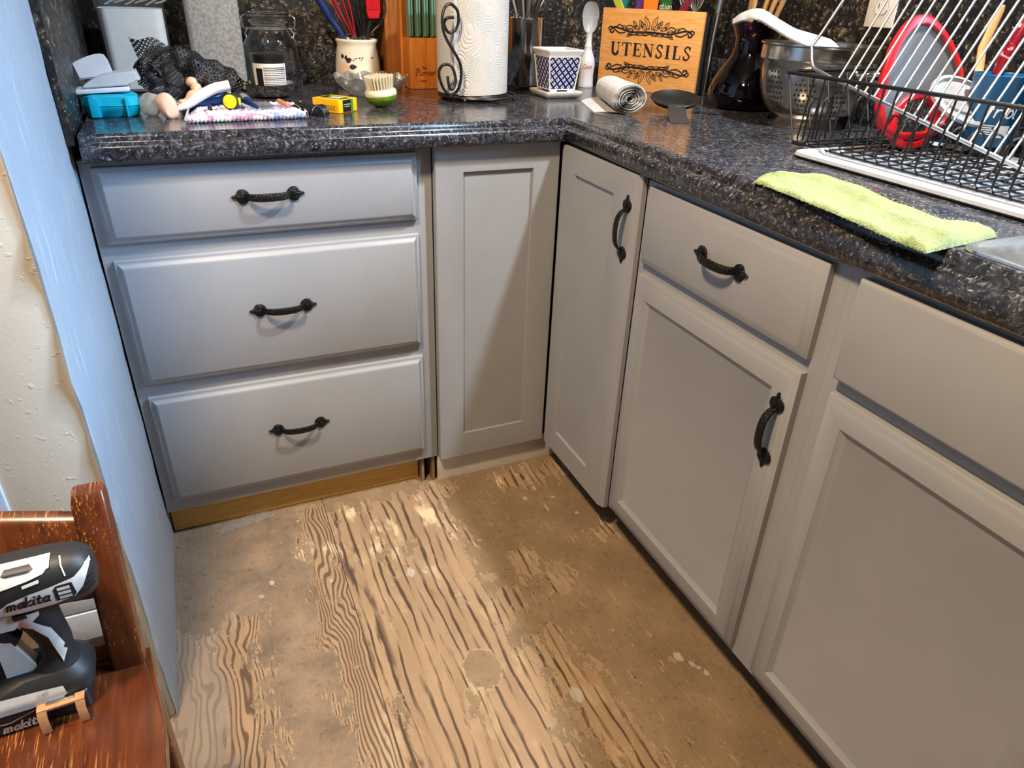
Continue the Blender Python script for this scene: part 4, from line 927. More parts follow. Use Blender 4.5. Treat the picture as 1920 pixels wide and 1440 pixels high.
# --- polished steel utensil holder and its utensils
sx, sy = .262, .505
t = thing('steel_utensil_holder', 'tall polished steel cylinder of utensils right of the paper towel', 'utensil holder', (sx, sy, CT))
mb = MB(); mb.lathe([(.001, .9145), (.056, .9145), (.058, .917), (.058, 1.085), (.0590, 1.0865), (.0590, 1.0885), (.0575, 1.089), (.0562, 1.087), (.0562, .92), (.001, .918)], (sx, sy), 64); build('cylinder', mb, STEEL, t, smooth=60)
mb = MB(); mb.lathe([(.0585, .914), (.0597, .915), (.0597, .922), (.0585, .923)], (sx, sy), 64, capb=False, capt=False); build('base_band', mb, BLACKM, t)
for k, (dx, dy, tx, ty, kind, lab) in enumerate(((-.030, -.02, -.052, -.01, 0, 'thin steel handled utensil leaning left in the polished steel cylinder'), (-.018, .01, -.036, .02, 1, 'black handled utensil at the back left of the polished steel cylinder'), (.0, -.025, .004, -.03, 2, 'flat wide steel handle at the front of the polished steel cylinder'), (.010, .01, .020, .02, 1, 'black handled utensil upright in the middle of the polished steel cylinder'), (.026, -.012, .052, -.01, 1, 'black handled utensil leaning right in the polished steel cylinder'), (.034, .006, .084, .01, 0, 'thin steel handled utensil leaning far right in the polished steel cylinder'), (-.006, -.012, -.018, -.015, 0, 'thin steel handled utensil beside the flat wide handle'))):
    o = thing('kitchen_utensil', lab, 'utensil', (sx + dx, sy + dy, .93), 'utensils in the polished steel cylinder')
    a_ = Vector((sx + dx * .6, sy + dy * .6, .925)); b_ = Vector((sx + dx, sy + dy, 1.09)); c_ = Vector((sx + tx, sy + ty, 1.17))
    mb = MB()
    if kind == 2: mb.tube([a_, b_, c_], [.006, .008, .0095], 12, flat=.35)
    else: mb.tube([a_, b_, b_.lerp(c_, .3), c_], [.003, .0032, .0038 if kind == 0 else .0065, .004 if kind == 0 else .0075], 12)
    build('handle', mb, (CHROME, BLACKPL, BRUSHED)[kind], o)

# --- blue and white square planter on a saucer
t = thing('square_planter', 'square blue and white lattice patterned ceramic planter on a white saucer', 'planter', (.270, .305, CT))
qx, qy = .270, .306
def sq(h, z, r=.004): return z3(rr(qx - h, qy - h, qx + h, qy + h, r, 4), z)
mb = MB(); mb.loft([sq(.0355, .934), sq(.0440, 1.0100)]); build('body', mb, m_lattice(), t)
mb = MB(); mb.loft([sq(.0445, 1.0095), sq(.0450, 1.014), sq(.0498, 1.0215), sq(.0505, 1.025), sq(.0490, 1.0275), sq(.0425, 1.0255), sq(.0405, 1.015), sq(.034, .94)]); build('rim', mb, WHITECER, t)
mb = MB()
for a, b in ((-1, -1), (1, -1), (1, 1), (-1, 1)):
    mb.tube([(qx + a * .0352, qy + b * .0352, .9335), (qx + a * .0440, qy + b * .0440, 1.0110)], .0018, 8)
for z, h in ((.9345, .0355),):
    mb.tube([(qx - h, qy - h, z), (qx + h, qy - h, z), (qx + h, qy + h, z), (qx - h, qy + h, z)], .0015, 8, True)
build('white_edges', mb, WHITECER, t)
for a, b in ((-.024, -.032), (.024, -.032), (-.024, .026), (.024, .026)): mb = MB(); mb.box((qx + a - .009, qy + b - .004, .9285), (qx + a + .009, qy + b + .006, .9345), .001); build('foot', mb, WHITECER, t)
mb = MB(); mb.loft([sq(.042, .9146), sq(.047, .917), sq(.0525, .927), sq(.0525, .930), sq(.0490, .9308), sq(.0455, .9285), sq(.040, .927)]); build('saucer', mb, WHITECER, t)

# --- white scoop with bottle shaped handle
ox, oy = .452, .478
t = thing('novelty_spoon', 'white spoon standing upright on its soda bottle shaped handle behind the planter', 'spoon', (ox, oy, CT))
mb = MB(); mb.lathe([(.001, .9145), (.0205, .9145), (.0215, .917), (.0205, .926), (.0195, .944), (.0215, .962), (.0225, .975), (.0195, .990), (.0135, 1.006), (.0105, 1.018), (.0112, 1.021), (.0105, 1.0235), (.0088, 1.026), (.0085, 1.05), (.010, 1.056)], (ox, oy), 32, wob=lambda k, z: 1 + (.03 if (k % 4 < 2 and (z < .95 or .98 < z < 1.0)) else 0)); build('bottle_handle', mb, WHITEPL, t)
mb = MB()
sd = Vector((-.40, -.916, 0)); sr = Vector((.916, -.40, 0))
def scoop(i, j):
    v = -1 + 2 * j; w = math.sqrt(max(0, 1 - v * v)) ** .8 * (.0215 if v < 0 else .0235); u = (-1 + 2 * i)
    depth = .013 * (1 - u * u) * (1 - v * v); p = Vector((ox, oy, 1.094 + v * .040)) + sr * u * w - sd * (depth - .006); return p
mb.grid(scoop, 16, 26, .0022); build('scoop', mb, WHITEPL, t, smooth=60)
mb = MB(); letters(mb, 'Coca', .0062, .0011, cylmap(ox, oy, .0229, -PI / 2 - .45), -.012, .9655, .25, .1, .0006); build('lettering', mb, plain('red_print', srgb(190, 50, 44), .5), t)

# --- bamboo UTENSILS box
UX, UY = Vector((.157, -.252, 0)).normalized(), Vector((0, 0, 1)); UO = Vector((.4905, .4775, CT + .0005)); UF = frame(UO, UX, UY)      # normal looks at the room
t = thing('utensil_box', 'bamboo fronted box lettered UTENSILS with black scrollwork ornaments', 'utensil box', tuple(UO + UX * .148 - UF.col[2].to_3d() * .06))
mb = MB(); mb.M = UF; mb.box((0, 0, -.012), (.297, .2045, 0), .0015); mb.M = Matrix(); build('front_board', mb, BAMBOO, t)
mb = MB(); mb.M = UF
for a, b in (((.008, .002, -.100), (.012, .17, -.012)), ((.285, .002, -.100), (.289, .195, -.012)), ((.008, .002, -.104), (.289, .17, -.100)), ((.008, .001, -.100), (.289, .005, -.012))): mb.box(a, b)
mb.M = Matrix(); build('side_panel', mb, plain('dark_metal_panel', (.03, .028, .026), .3), t)
um = mapper(UF)
def sptxt(mb, x0, y0, H, txt):
    tk, th = .23, .075
    G = {'U': (.92, [([(.2, 1), (.2, .34), (.28, .08), (.5, .0), (.68, .07), (.76, .3)], tk), ([(.76, .3), (.76, 1)], th), ([(0, 1), (.4, 1)], th), ([(.6, 1), (.94, 1)], th)]),
         'T': (.86, [([(.45, 0), (.45, 1)], tk), ([(.02, 1), (.88, 1)], th), ([(.03, 1), (.03, .74)], th), ([(.87, 1), (.87, .74)], th), ([(.26, 0), (.64, 0)], th)]),
         'E': (.78, [([(.22, 0), (.22, 1)], tk), ([(.02, 1), (.74, 1)], th), ([(.74, 1), (.74, .76)], th), ([(.22, .52), (.58, .52)], th), ([(.58, .64), (.58, .40)], th), ([(.02, 0), (.78, 0)], th), ([(.78, 0), (.78, .27)], th)]),
         'N': (.98, [([(.18, 0), (.18, 1)], th), ([(.16, .98), (.84, .04)], tk), ([(.84, 0), (.84, 1)], th), ([(0, 1), (.28, 1)], th), ([(.02, 0), (.36, 0)], th), ([(.66, 1), (1, 1)], th)]),
         'S': (.70, [([(x, y) for x, y in [(q.x, q.y) for q in spl([(.60, .78, 0), (.50, .97, 0), (.30, 1.0, 0), (.13, .80, 0), (.26, .60, 0), (.46, .44, 0), (.60, .24, 0), (.42, .01, 0), (.20, .03, 0), (.09, .24, 0)], 5)]], .13), ([(.61, 1.02), (.61, .74)], th), ([(.08, -.02), (.08, .28)], th)]),
         'I': (.46, [([(.22, 0), (.22, 1)], tk), ([(.02, 1), (.42, 1)], th), ([(.02, 0), (.42, 0)], th)]),
         'L': (.76, [([(.22, 0), (.22, 1)], tk), ([(.02, 1), (.44, 1)], th), ([(.02, 0), (.74, 0)], th), ([(.74, 0), (.74, .3)], th)])}
    x = 0
    for ch in txt:
        adv, st = G[ch]
        for pts, w in st: mb.ribbon([(x0 + (x + a) * H, y0 + b * H) for a, b in pts], w * H, um, .0005, cap=False)
        x += adv + .22
mb = MB(); sptxt(mb, .034, .0895, .0310, 'UTENSILS'); build('lettering', mb, INK, t)
def ornament(mb, cx, cy, s):            # mirrored acanthus garland; s = 1 points up, -1 down
    for m in (-1, 1):
        def P(pts, w=.0011, n=5): mb.ribbon([(cx + m * q.x, cy + s * q.y) for q in spl([(a, b, 0) for a, b in pts], n)], w * 1.9, um, .0005)
        def leaf(x, y, L, w, r, k=.0010):
            pts = leafp(x, y, L, w, r); mb.ribbon([(cx + m * a, cy + s * b) for a, b in pts + pts[:1]], k * 1.7, um, .0005, cap=False)
            P([(x, y), (x + L * .7 * math.cos(r), y + L * .7 * math.sin(r))], .0007, 2)
        leaf(.004, .006, .036, .0062, 1.15); leaf(.010, .004, .028, .0055, .75); leaf(.022, .010, .022, .0055, 1.0); leaf(.030, .006, .020, .0045, .35); leaf(.003, -.002, .022, .004, -.25); leaf(.020, -.003, .024, .0045, -.18); leaf(.042, .012, .018, .004, .9); leaf(.050, .002, .020, .004, .15); leaf(.052, -.004, .020, .004, -.5); leaf(.070, .004, .018, .004, .5)
        P([(0, 0), (.03, -.001), (.06, -.002), (.085, .004), (.105, .008), (.118, .003), (.120, -.004), (.113, -.006), (.110, -.001)], .0024); P([(.075, -.004), (.09, -.006), (.102, -.001), (.112, .006), (.120, .009), (.126, .005), (.124, .000)], .0018)
        P([(.045, .006), (.058, .014), (.070, .012), (.072, .005), (.066, .004)], .0014); P([(.080, .006), (.090, .014), (.100, .012), (.100, .006)], .0014); P([(.035, -.006), (.050, -.009), (.066, -.008)], .0016); P([(.0, -.004), (.010, -.008), (.022, -.008)], .0014)
mb = MB(); ornament(mb, .1485, .1500, 1); build('ornament', mb, INK, t)
mb = MB(); ornament(mb, .1485, .0580, -1); build('ornament', mb, INK, t)
# things standing in the bamboo box
UT = [(.026, .018, 'silicone_spatula', 'teal spatula blade showing above the left end of the bamboo box', 'spatula', srgb(20, 110, 110), .019, .05), (.062, .012, 'silicone_spatula', 'yellow green spatula blade above the bamboo box', 'spatula', srgb(170, 176, 60), .012, -.12), (.085, .02, 'silicone_spatula', 'purple spatula blade above the bamboo box', 'spatula', srgb(90, 40, 120), .014, .05),
      (.128, .014, 'silicone_spatula', 'orange spatula blade above the middle of the bamboo box', 'spatula', srgb(240, 120, 20), .021, .0), (.152, .02, 'serving_stick', 'thin cream stick standing beside the orange spatula blade', 'stick', srgb(230, 222, 196), .004, .05), (.172, .014, 'silicone_spatula', 'dark green spatula blade with pale lettering above the bamboo box', 'spatula', srgb(30, 84, 34), .016, .0), (.200, .02, 'silicone_spatula', 'dark crimson spatula blade above the bamboo box', 'spatula', srgb(110, 14, 40), .012, .1)]
for u, dpt, nm, lab, cat, col, w, ln in UT:
    o = thing(nm, lab, cat, tuple(UF @ Vector((u, .01, -.012 - dpt))), 'utensils in the bamboo box')
    mb = MB(); mb.M = UF; z = -.014 - dpt
    mb.tube([(u - ln * .3, .008, z), (u, .17, z)], .004, 10); mb.M = Matrix(); build('handle', mb, BLACKPL, o)
    mb = MB(); mb.M = UF; pl = [(u - w * .8, .165), (u + w * .8, .165), (u + w + ln * .3, .225), (u + w * .7 + ln * .5, .262), (u - w * .7 + ln * .5, .262), (u - w + ln * .3, .225)]
    mb.prism(pl, z - .003, z + .003, None, .002); mb.M = Matrix(); b = build('blade', mb, plain(nm + '_colour', col, .4), o)
    if 'lettering' in lab:
        mb = MB(); letters(mb, 'ation', .0085, .0016, um, u - .016, .2065, 0, .12, z + .0034); build('lettering', mb, plain('pale_green_print', (.6, .66, .5), .5), b)
for u, lab in ((.222, 'wire whisk above the right half of the bamboo box'), (.250, 'gold collared wire whisk at the right end of the bamboo box')):
    o = thing('wire_whisk', lab, 'whisk', tuple(UF @ Vector((u, .01, -.04))), 'utensils in the bamboo box'); z = -.045
    mb = MB(); mb.M = UF; mb.tube([(u, .008, z), (u, .150, z), (u, .197, z), (u, .200, z)], [.004, .006, .0075, .006], 12); mb.M = Matrix(); build('handle', mb, plain('brass_collar', (.42, .27, .09), .3, .8) if 'gold' in lab else BLACKPL, o)
    mb = MB(); mb.M = UF
    for k in range(6): ph = PI * k / 6; e = (math.cos(ph), math.sin(ph)); mb.tube(spl([(u + e[0] * .003, .198, z + e[1] * .003), (u + e[0] * .020, .235, z + e[1] * .020), (u + e[0] * .022, .27, z + e[1] * .022), (u, .30, z), (u - e[0] * .022, .27, z - e[1] * .022), (u - e[0] * .020, .235, z - e[1] * .020), (u - e[0] * .003, .198, z - e[1] * .003)], 5), .0008, 5)
    mb.M = Matrix(); build('wires', mb, CHROME, o)
o = thing('steel_ladle', 'wide steel handle rising behind the right end of the bamboo box', 'ladle', tuple(UF @ Vector((.30, .02, -.06))), 'utensils in the bamboo box')
mb = MB(); mb.M = UF; mb.tube([(.305, .004, -.05), (.308, .15, -.05), (.318, .28, -.05)], [.006, .008, .009], 12, flat=.4); mb.M = Matrix(); build('handle', mb, STEEL, o)

# --- rolled paper towel piece, spoon rest
t = thing('rolled_napkin', 'loosely rolled white paper sheet lying in front of the bamboo box', 'paper roll', (.315, .07, CT))
A0, A1 = Vector((.299, -.012, CT)), Vector((.352, .165, CT)); ax = (A1 - A0).normalized(); sdv = Vector((ax.y, -ax.x, 0))
PAPER = plain('crinkled_white_paper', (.84, .83, .81), .9, bump=(45, .25, .003))
def spiral(i, j):
    a = -PI / 2 - i * 2 * PI * 11; r = .0355 * (1 - .86 * i) * (1 + .05 * math.sin(a * 2 + j * 3) + .02 * math.sin(a * 5 + 2))
    p = A0.lerp(A1, j) + sdv * (r * math.cos(a) * 1.12) + Vector((0, 0, .0355 * .93 + r * math.sin(a) * .9)); p += ax * (.003 * math.sin(i * 29)); return p
mb = MB(); mb.grid(spiral, 330, 14, .0021); build('roll', mb, PAPER, t, smooth=60)
def tail(i, j):
    p = A0.lerp(A1, j) - sdv * (.075 * i) + Vector((0, 0, .0010 + .0075 * math.sin(i * PI) * (.4 + j) + .004 * i * j)); return p + ax * (-.004 + .030 * i * (1 - j))
mb = MB(); mb.grid(tail, 18, 14, .0006); build('loose_tail', mb, PAPER, t, smooth=60)
t = thing('spoon_rest', 'black round dished spoon rest with a short flat tab', 'spoon rest', (.46, .03, CT))
rc = Vector((.436, .012, CT)); ta = Vector((-.118, -.20, 0)).normalized(); tb = Vector((-ta.y, ta.x, 0))
SF = Matrix(((tb.x, ta.x, 0, rc.x), (tb.y, ta.y, 0, rc.y), (0, -.20, 1, CT + .022), (0, 0, 0, 1)))
mb = MB(); mb.M = SF; mb.lathe([(.001, -.0105), (.03, -.009), (.050, -.001), (.0570, .007), (.0585, .0078), (.0572, .0092), (.049, .0020), (.03, -.006), (.001, -.0075)], (0, 0), 48); mb.M = Matrix()
for v in mb.bm.verts: v.co.z = max(v.co.z, CT + .0006)
build('dish', mb, plain('dark_bronze_metal', (.018, .016, .014), .38, .3), t, smooth=60)
mb = MB(); mb.M = SF
P = [(.050, .0085), (.062, .0060), (.085, .005), (.125, .0065), (.175, .0125), (.180, .0120)]
hw = [.017, .0195, .0205, .0205, .0205, .017]
mb.loft([[(-w, y, z), (w, y, z), (w, y, z + .0018), (-w, y, z + .0018)] for (y, z), w in zip(P, hw)]); mb.M = Matrix()
for v in mb.bm.verts: v.co.z = max(v.co.z, CT + .0008)
build('tab', mb, plain('dark_bronze_tab', (.035, .035, .036), .45, .3), t)

# --- dark glass carafe
dx_, dy_ = .652, .030
t = thing('glass_carafe', 'dark purple glass carafe with flared lip between the bamboo box and colander', 'carafe', (dx_, dy_, CT))
mb = MB(); mb.lathe([(.001, .9145), (.050, .9145), (.072, .920), (.085, .936), (.087, .952), (.080, .976), (.064, 1.005), (.048, 1.030), (.041, 1.052), (.042, 1.070), (.050, 1.090), (.060, 1.104), (.0585, 1.105), (.0475, 1.090), (.0395, 1.070), (.0385, 1.052), (.0455, 1.029), (.061, 1.004), (.077, .975), (.084, .952), (.082, .937), (.070, .923), (.048, .918), (.001, .918)], (dx_, dy_), 56, wob=lambda k, z: 1 + .012 * math.sin(k * PI / 7 * 2) * (1 if z > .97 else .4)); build('vessel', mb, m_glass('purple_glass', (.20, .10, .18), .02), t, smooth=60)

# --- colander
lx, ly = .635, -.205
t = thing('colander', 'large steel colander with rim, rows of holes and side handle behind the dish rack', 'colander', (lx, ly, CT))
prof = [(.060, .9285), (.074, .933), (.090, .945), (.103, .965), (.111, .990), (.1155, 1.020), (.117, 1.040), (.1205, 1.043), (.1215, 1.047), (.1205, 1.070), (.1245, 1.073), (.1245, 1.0755), (.1190, 1.0745), (.1190, 1.044), (.1150, 1.0395), (.1135, 1.020), (.109, .991), (.101, .966), (.088, .947), (.072, .935), (.055, .9305), (.001, .9305), (.001, .9285)]
mb = MB(); mb.lathe(prof, (lx, ly), 72, capb=False, capt=False); build('bowl_body', mb, m_steel('colander_steel', .20, (.58, .54, .48), (3, 3, 160)), t, smooth=50)
mb = MB(); mb.lathe([(.0615, .929), (.063, .926), (.071, .918), (.078, .9155), (.078, .9145), (.070, .9155), (.061, .924)], (lx, ly), 56, capb=False, capt=False); build('foot_ring', mb, BRUSHED, t)
def colr(z):
    for (r0, z0), (r1, z1) in zip(prof[:6], prof[1:7]):
        if z0 <= z <= z1: return r0 + (r1 - r0) * (z - z0) / (z1 - z0)
    return .117
for g in range(10):
    mb = MB()
    a0 = g * 2 * PI / 10 - 2.5
    for i, z in enumerate((1.022, 1.012, 1.002, .992, .982, .972, .962, .952)):
        nn = 5 if 1 < i < 6 else 3
        for k in range(nn):
            a = a0 + (k - (nn - 1) / 2) * .080 + (.03 if i % 2 else 0)
            R = colr(z) + .0003; c = Vector((lx + R * math.cos(a), ly + R * math.sin(a), z)); nrm = Vector((math.cos(a), math.sin(a), -.12 - (1.02 - z) * 7)).normalized()
            b = Vector((-math.sin(a), math.cos(a), 0)); u2 = nrm.cross(b)
            mb.f([mb.v(c + (b * math.cos(2 * PI * q / 10) + u2 * math.sin(2 * PI * q / 10)) * .0024) for q in range(10)])
    build('drain_holes', mb, DARK, t, keepn=True)  # flat near-black discs, the shade of the openings painted on
mb = MB(); aa = -1.25
def hp(r, da, z): a = aa + da; return (lx + r * math.cos(a), ly + r * math.sin(a), z)
mb.tube(spl([hp(.117, -.34, 1.022), hp(.126, -.33, 1.026), hp(.150, -.18, 1.030), hp(.154, 0, 1.030), hp(.150, .18, 1.030), hp(.126, .33, 1.026), hp(.117, .34, 1.022)], 6), .0042, 10); build('handle', mb, BRUSHED, t)
mb = MB(); cm2 = cylmap(lx, ly, .1188, PI / 2 - .6)
for k in range(4): mb.ribbon([(-.012 + k * .008, 1.054), (-.009 + k * .008, 1.061), (-.007 + k * .008, 1.056)], .0016, lambda u, v, h: (lx + .1186 * math.cos(PI / 2 - .55 - u / .1186), ly + .1186 * math.sin(PI / 2 - .55 - u / .1186), v))
build('stamped_marks', mb, CHROME, t)
t = thing('serving_spoon', 'white plastic spoon resting on the colander rim and hanging out to the left', 'spoon', (.55, -.17, 1.07))
P = spl([(.482, -.095, 1.108), (.490, -.115, 1.119), (.507, -.140, 1.1245), (.535, -.166, 1.108), (.560, -.190, 1.092), (.585, -.212, 1.082), (.615, -.238, 1.071), (.632, -.250, 1.062)], 6); W = [.006, .011, .0135, .0125, .0135, .0165, .019, .012]
mb = MB(); rings = []
for i, p in enumerate(P):
    q = i / (len(P) - 1) * (len(W) - 1); k = min(int(q), len(W) - 2); w = W[k] + (W[k + 1] - W[k]) * (q - k); d = (P[min(i + 1, len(P) - 1)] - P[max(i - 1, 0)]).normalized(); b = d.cross(Vector((-.50, -.62, .60))).normalized(); n = b.cross(d)
    n = n if n.dot(Vector((-.5, -.6, .6))) > 0 else -n
    rings.append([p + b * w * s + n * h for s, h in ((-1, 0), (-.85, .0035), (0, .0015 if i > 12 else .004), (.85, .0035), (1, 0), (.8, -.003), (0, -.0045), (-.8, -.003))])
mb.loft(rings); build('spoon_body', mb, plain('white_melamine', (.40, .395, .38), .35), t, smooth=60)

# --- wooden spoons in a dark crock behind the carafe
t = thing('wooden_spoon_crock', 'black crock of wooden utensils hidden behind the carafe and colander', 'crock', (.715, .105, CT))
mb = MB(); mb.lathe([(.001, .9145), (.030, .9145), (.035, .93), (.036, 1.06), (.034, 1.061), (.032, 1.05), (.001, .93)], (.715, .105), 32); build('crock_body', mb, BLACKM, t)
WOODS = m_wood('pale_beech', srgb(196, 150, 92), srgb(212, 168, 110), srgb(224, 182, 126), (40, 40, 5), 1, .5)
for k, (dx, dy, w, f, lab) in enumerate(((-.010, .030, .013, .35, 'broad wooden spatula handle, leftmost above the white spoon'), (.002, .004, .0062, 1, 'thin wooden handle second from the left above the white spoon'), (.004, -.014, .0062, 1, 'thin wooden handle third from the left above the white spoon'), (.006, -.032, .0058, 1, 'thin wooden handle rightmost above the white spoon'))):
    o = thing('wooden_utensil', lab, 'utensil', (.715 + dx * .3, .105 + dy * .3, .95), 'wooden utensils in the dark crock')
    mb = MB(); mb.tube([(.715 + dx * .3, .105 + dy * .35, .935), (.700 + dx, .075 + dy, 1.09), (.690 + dx * 1.2, .035 + dy * 1.6, 1.20)], [w * .7, w, w * 1.1], 12, flat=f); build('handle', mb, WOODS, o)

# --- outlet on the right wall
t = thing('wall_outlet', 'cream wall socket plate on the black and gold wall behind the dish rack', 'outlet', (RX - .002, -.212, 1.17))
OM = frame((RX, -.212, 1.168), (0, -1, 0), (0, 0, 1)); om = mapper(OM)
mb = MB(); mb.M = OM; mb.box((-.037, -.060, .0003), (.037, .060, .005), .002); mb.M = Matrix(); build('cover_plate', mb, plain('ivory_cover', (.72, .68, .60), .35), t)
mb = MB(); mb.M = OM
for c in (-.022, .024): mb.prism([(a, max(c - .0135, min(c + .0135, b))) for a, b in ell(0, c, .0168, .0168, 0, 28)], .005, .0066, None, .0006)
mb.M = Matrix(); so = build('socket_face', mb, plain('ivory_socket', (.66, .62, .54), .3), t)
mb = MB()
for c in (-.022, .024):
    for a in (-.0062, .0062): mb.ribbon([(a, c - .001), (a, c + .007)], .002, om, .0069)
    mb.patch(ell(0, c - .007, .0024, .0024), om, .0069, 0); mb.ribbon([(x, y) for x, y in [(a, max(c - .0135, min(c + .0135, b))) for a, b in ell(0, c, .0172, .0172, 0, 28)] ] , .0010, om, .0056, cap=False)
build('slots', mb, DARK, so)

# --- dish rack
t = thing('drain_tray', 'white plastic drainboard under the black dish rack', 'tray', (.5, -.70, CT))
mb = MB()
mb.loft([z3(rr(.342, -.932, .705, -.482, .03), .9146), z3(rr(.335, -.940, .71, -.476, .032), .919), z3(rr(.337, -.938, .708, -.478, .032), .9235), z3(rr(.346, -.928, .700, -.487, .025), .9240), z3(rr(.353, -.92, .692, -.494, .02), .9185)]); build('tray_body', mb, plain('white_tray_plastic', (.36, .37, .38), .4), t)
mb = MB()
for k in range(13): mb.box((.362 + k * .0255, -.91, .9182), (.368 + k * .0255, -.505, .9208), .001)
build('ribs', mb, plain('white_tray_ribs', (.36, .37, .38), .4), t)
BW = plain('black_coated_wire', (.007, .006, .006), .42)
t = thing('dish_rack', 'black wire dish rack basket on the white drainboard', 'dish rack', (.53, -.75, .93))
X0, X1, Y0, Y1, ZB, ZT = .398, .672, -.418, -.900, .9245, 1.0365
FT, BT = .412, .690; YT = -.348
mb = MB(); rail = [(FT, YT - .012, ZT), (FT + .010, YT, ZT), (BT - .01, YT, ZT + .004), (BT, YT - .012, ZT + .004), (BT, -.925, ZT + .004), (BT - .01, -.937, ZT + .004), (FT + .01, -.937, ZT), (FT, -.925, ZT)]
mb.tube(rail, .0034, 10, True); build('top_rail', mb, BW, t)
mb = MB()
for k in range(34):
    y = Y0 - .0255 * k - .008
    if y < Y1: break
    mb.tube([(FT, y + .006 if False else y, ZT), (X0 + .004, y, ZB + .006), (X0 + .010, y, ZB), (X1 - .010, y, ZB), (X1 - .004, y, ZB + .006), (BT, y, ZT + .004)], 0.0017, 6)
build('cross_wires', mb, BW, t)
mb = MB()
for x in (X0 + .012, .455, .505, .555, .605, X1 - .012): mb.tube([(x, Y1, ZB - .003), (x, Y0 + .006, ZB - .003), (x + .0, Y0 + .012, ZB + .003), (x + .014, YT, ZT)], 0.0017, 6)
build('long_wires', mb, BW, t)
for k in range(13):
    y = Y0 - .075 - .0255 * k * 1.25; x = .500
    if y < Y1: break
    mb = MB(); mb.tube(spl([(x - .030, y, ZB), (x - .018, y - .004, ZB + .018), (x - .010, y - .006, ZB + .048), (x + .008, y - .006, ZB + .060), (x + .028, y - .006, ZB + .048), (x + .034, y - .004, ZB + .018), (x + .044, y, ZB)], 5), 0.0017, 6); build('plate_holder', mb, BW, t)
for y in (Y0 + .006,):
    for x in (.430, .462, .545, .60): mb = MB(); mb.tube(spl([(x, y, ZB), (x + .001, y, ZB + .062), (x + .011, y, ZB + .073), (x + .021, y, ZB + .062), (x + .022, y, ZB)], 5), 0.0017, 6); build('plate_holder', mb, BW, t)
for x, y in ((X0 + .012, Y0 - .006), (X0 + .012, -.885), (X1 - .012, Y0 - .006), (X1 - .012, -.885)):
    mb = MB(); mb.box((x - .007, y - .012, .9188), (x + .007, y + .012, ZB + .001), .002); build('foot', mb, BLACKPL, t)
# silver wire rack leaning in it
t = thing('wire_cooling_rack', 'silver wire rack leaning diagonally inside the black dish rack', 'wire rack', (.44, -.6, .96))
SD = Vector((.55, 0, 1)).normalized()
rp = lambda y: Vector((.44, y, 1.0440 + (y + .39) * .205))
mb = MB(); top_ = .36
cor = rp(-.385)
mb.tube(spl([cor + Vector((0, -.060, -.0125)), cor + Vector((0, -.028, -.004)), cor + Vector((.002, .0, .004)), cor + SD * .030 + Vector((0, .026, .008))], 6) + [cor + SD * .06 + Vector((0, .022, .006)), cor + SD * top_ + Vector((0, .0, .006))], .0030, 10)
mb.tube([rp(-.443), rp(-.915)], .0032, 10); build('frame', mb, CHROME, t)
mb = MB()
for k in range(24):
    y = -.452 - k * .0212
    if y < -.91: break
    mb.tube([rp(y) - SD * .002, rp(y) + SD * top_], .0019, 8)
build('rack_wires', mb, CHROME, t)

# --- red rimmed board, lid, cup and its utensils
OUT = [(.548, -.504, 1.138), (.507, -.505, 1.128), (.476, -.51, 1.084), (.467, -.518, 1.023), (.479, -.525, .968), (.520, -.53, .944), (.571, -.532, .9405), (.616, -.53, .944), (.652, -.526, .968), (.667, -.516, 1.037), (.639, -.511, 1.081), (.593, -.506, 1.118)]
BF = frame((.567, -.518, 1.03), (1, 0, 0), (0, .12, 1)); inv = BF.inverted()
P2 = [(inv @ Vector(p)).to_2d() for p in OUT]; P2 = [q.to_2d() for q in spl([(p.x, p.y, 0) for p in P2], 5, True)]
t = thing('cutting_board', 'grey board with thick red rim and a hole, standing in the dish rack', 'cutting board', (.567, -.53, .94))
hc = Vector((.0, -.058)); hr = (.046, .036)
def ringat(k, h): return [BF @ Vector((p.x * k, p.y * k, h)) for p in P2]
mb = MB(); mb.loft([ringat(.86, -.004), ringat(.97, -.006), ringat(1.0, -.003), ringat(1.0, .005), ringat(.96, .0085), ringat(.88, .0085), ringat(.85, .004)], loop=False, cap0=False, cap1=False); build('rim', mb, RED, t, smooth=50)
# grey plate with the hole
mb = MB(); bmx = mb.bm; ov = [BF @ Vector((p.x * .865, p.y * .865, .0035)) for p in P2]; n = len(P2)
def holept(p, k, h):
    d = (p - hc).normalized(); a = math.atan2(d.y, d.x); return BF @ Vector((hc.x + hr[0] * k * math.cos(a), hc.y + hr[1] * k * math.sin(a), h))
mb.loft([ov, [holept(p, 1.30, .0035) for p in P2]], cap0=False, cap1=False); mb.loft([[BF @ Vector((p.x * .865, p.y * .865, -.003)) for p in P2], [holept(p, 1.30, -.003) for p in P2]], cap0=False, cap1=False); build('board_face', mb, plain('grey_board_plastic', (.13, .127, .122), .6, bump=(300, .2, .001)), t)
mb = MB(); mb.loft([[holept(p, 1.34, -.004) for p in P2], [holept(p, 1.36, .004) for p in P2], [holept(p, 1.28, .008) for p in P2], [holept(p, 1.06, .008) for p in P2], [holept(p, .98, .004) for p in P2], [holept(p, .98, -.004) for p in P2]], cap0=False, cap1=False, loop=True); build('hole_rim', mb, RED, t, smooth=50)
t = thing('container_lid', 'oval translucent plastic lid leaning on the red rimmed board', 'lid', (.62, -.56, .95))
LF = frame((.628, -.562, 1.006), (1, .10, -.06), (0, .75, .66))
mb = MB(); mb.M = LF
el = lambda a, b, h: [(a * math.cos(2 * PI * k / 48), b * math.sin(2 * PI * k / 48), h) for k in range(48)]
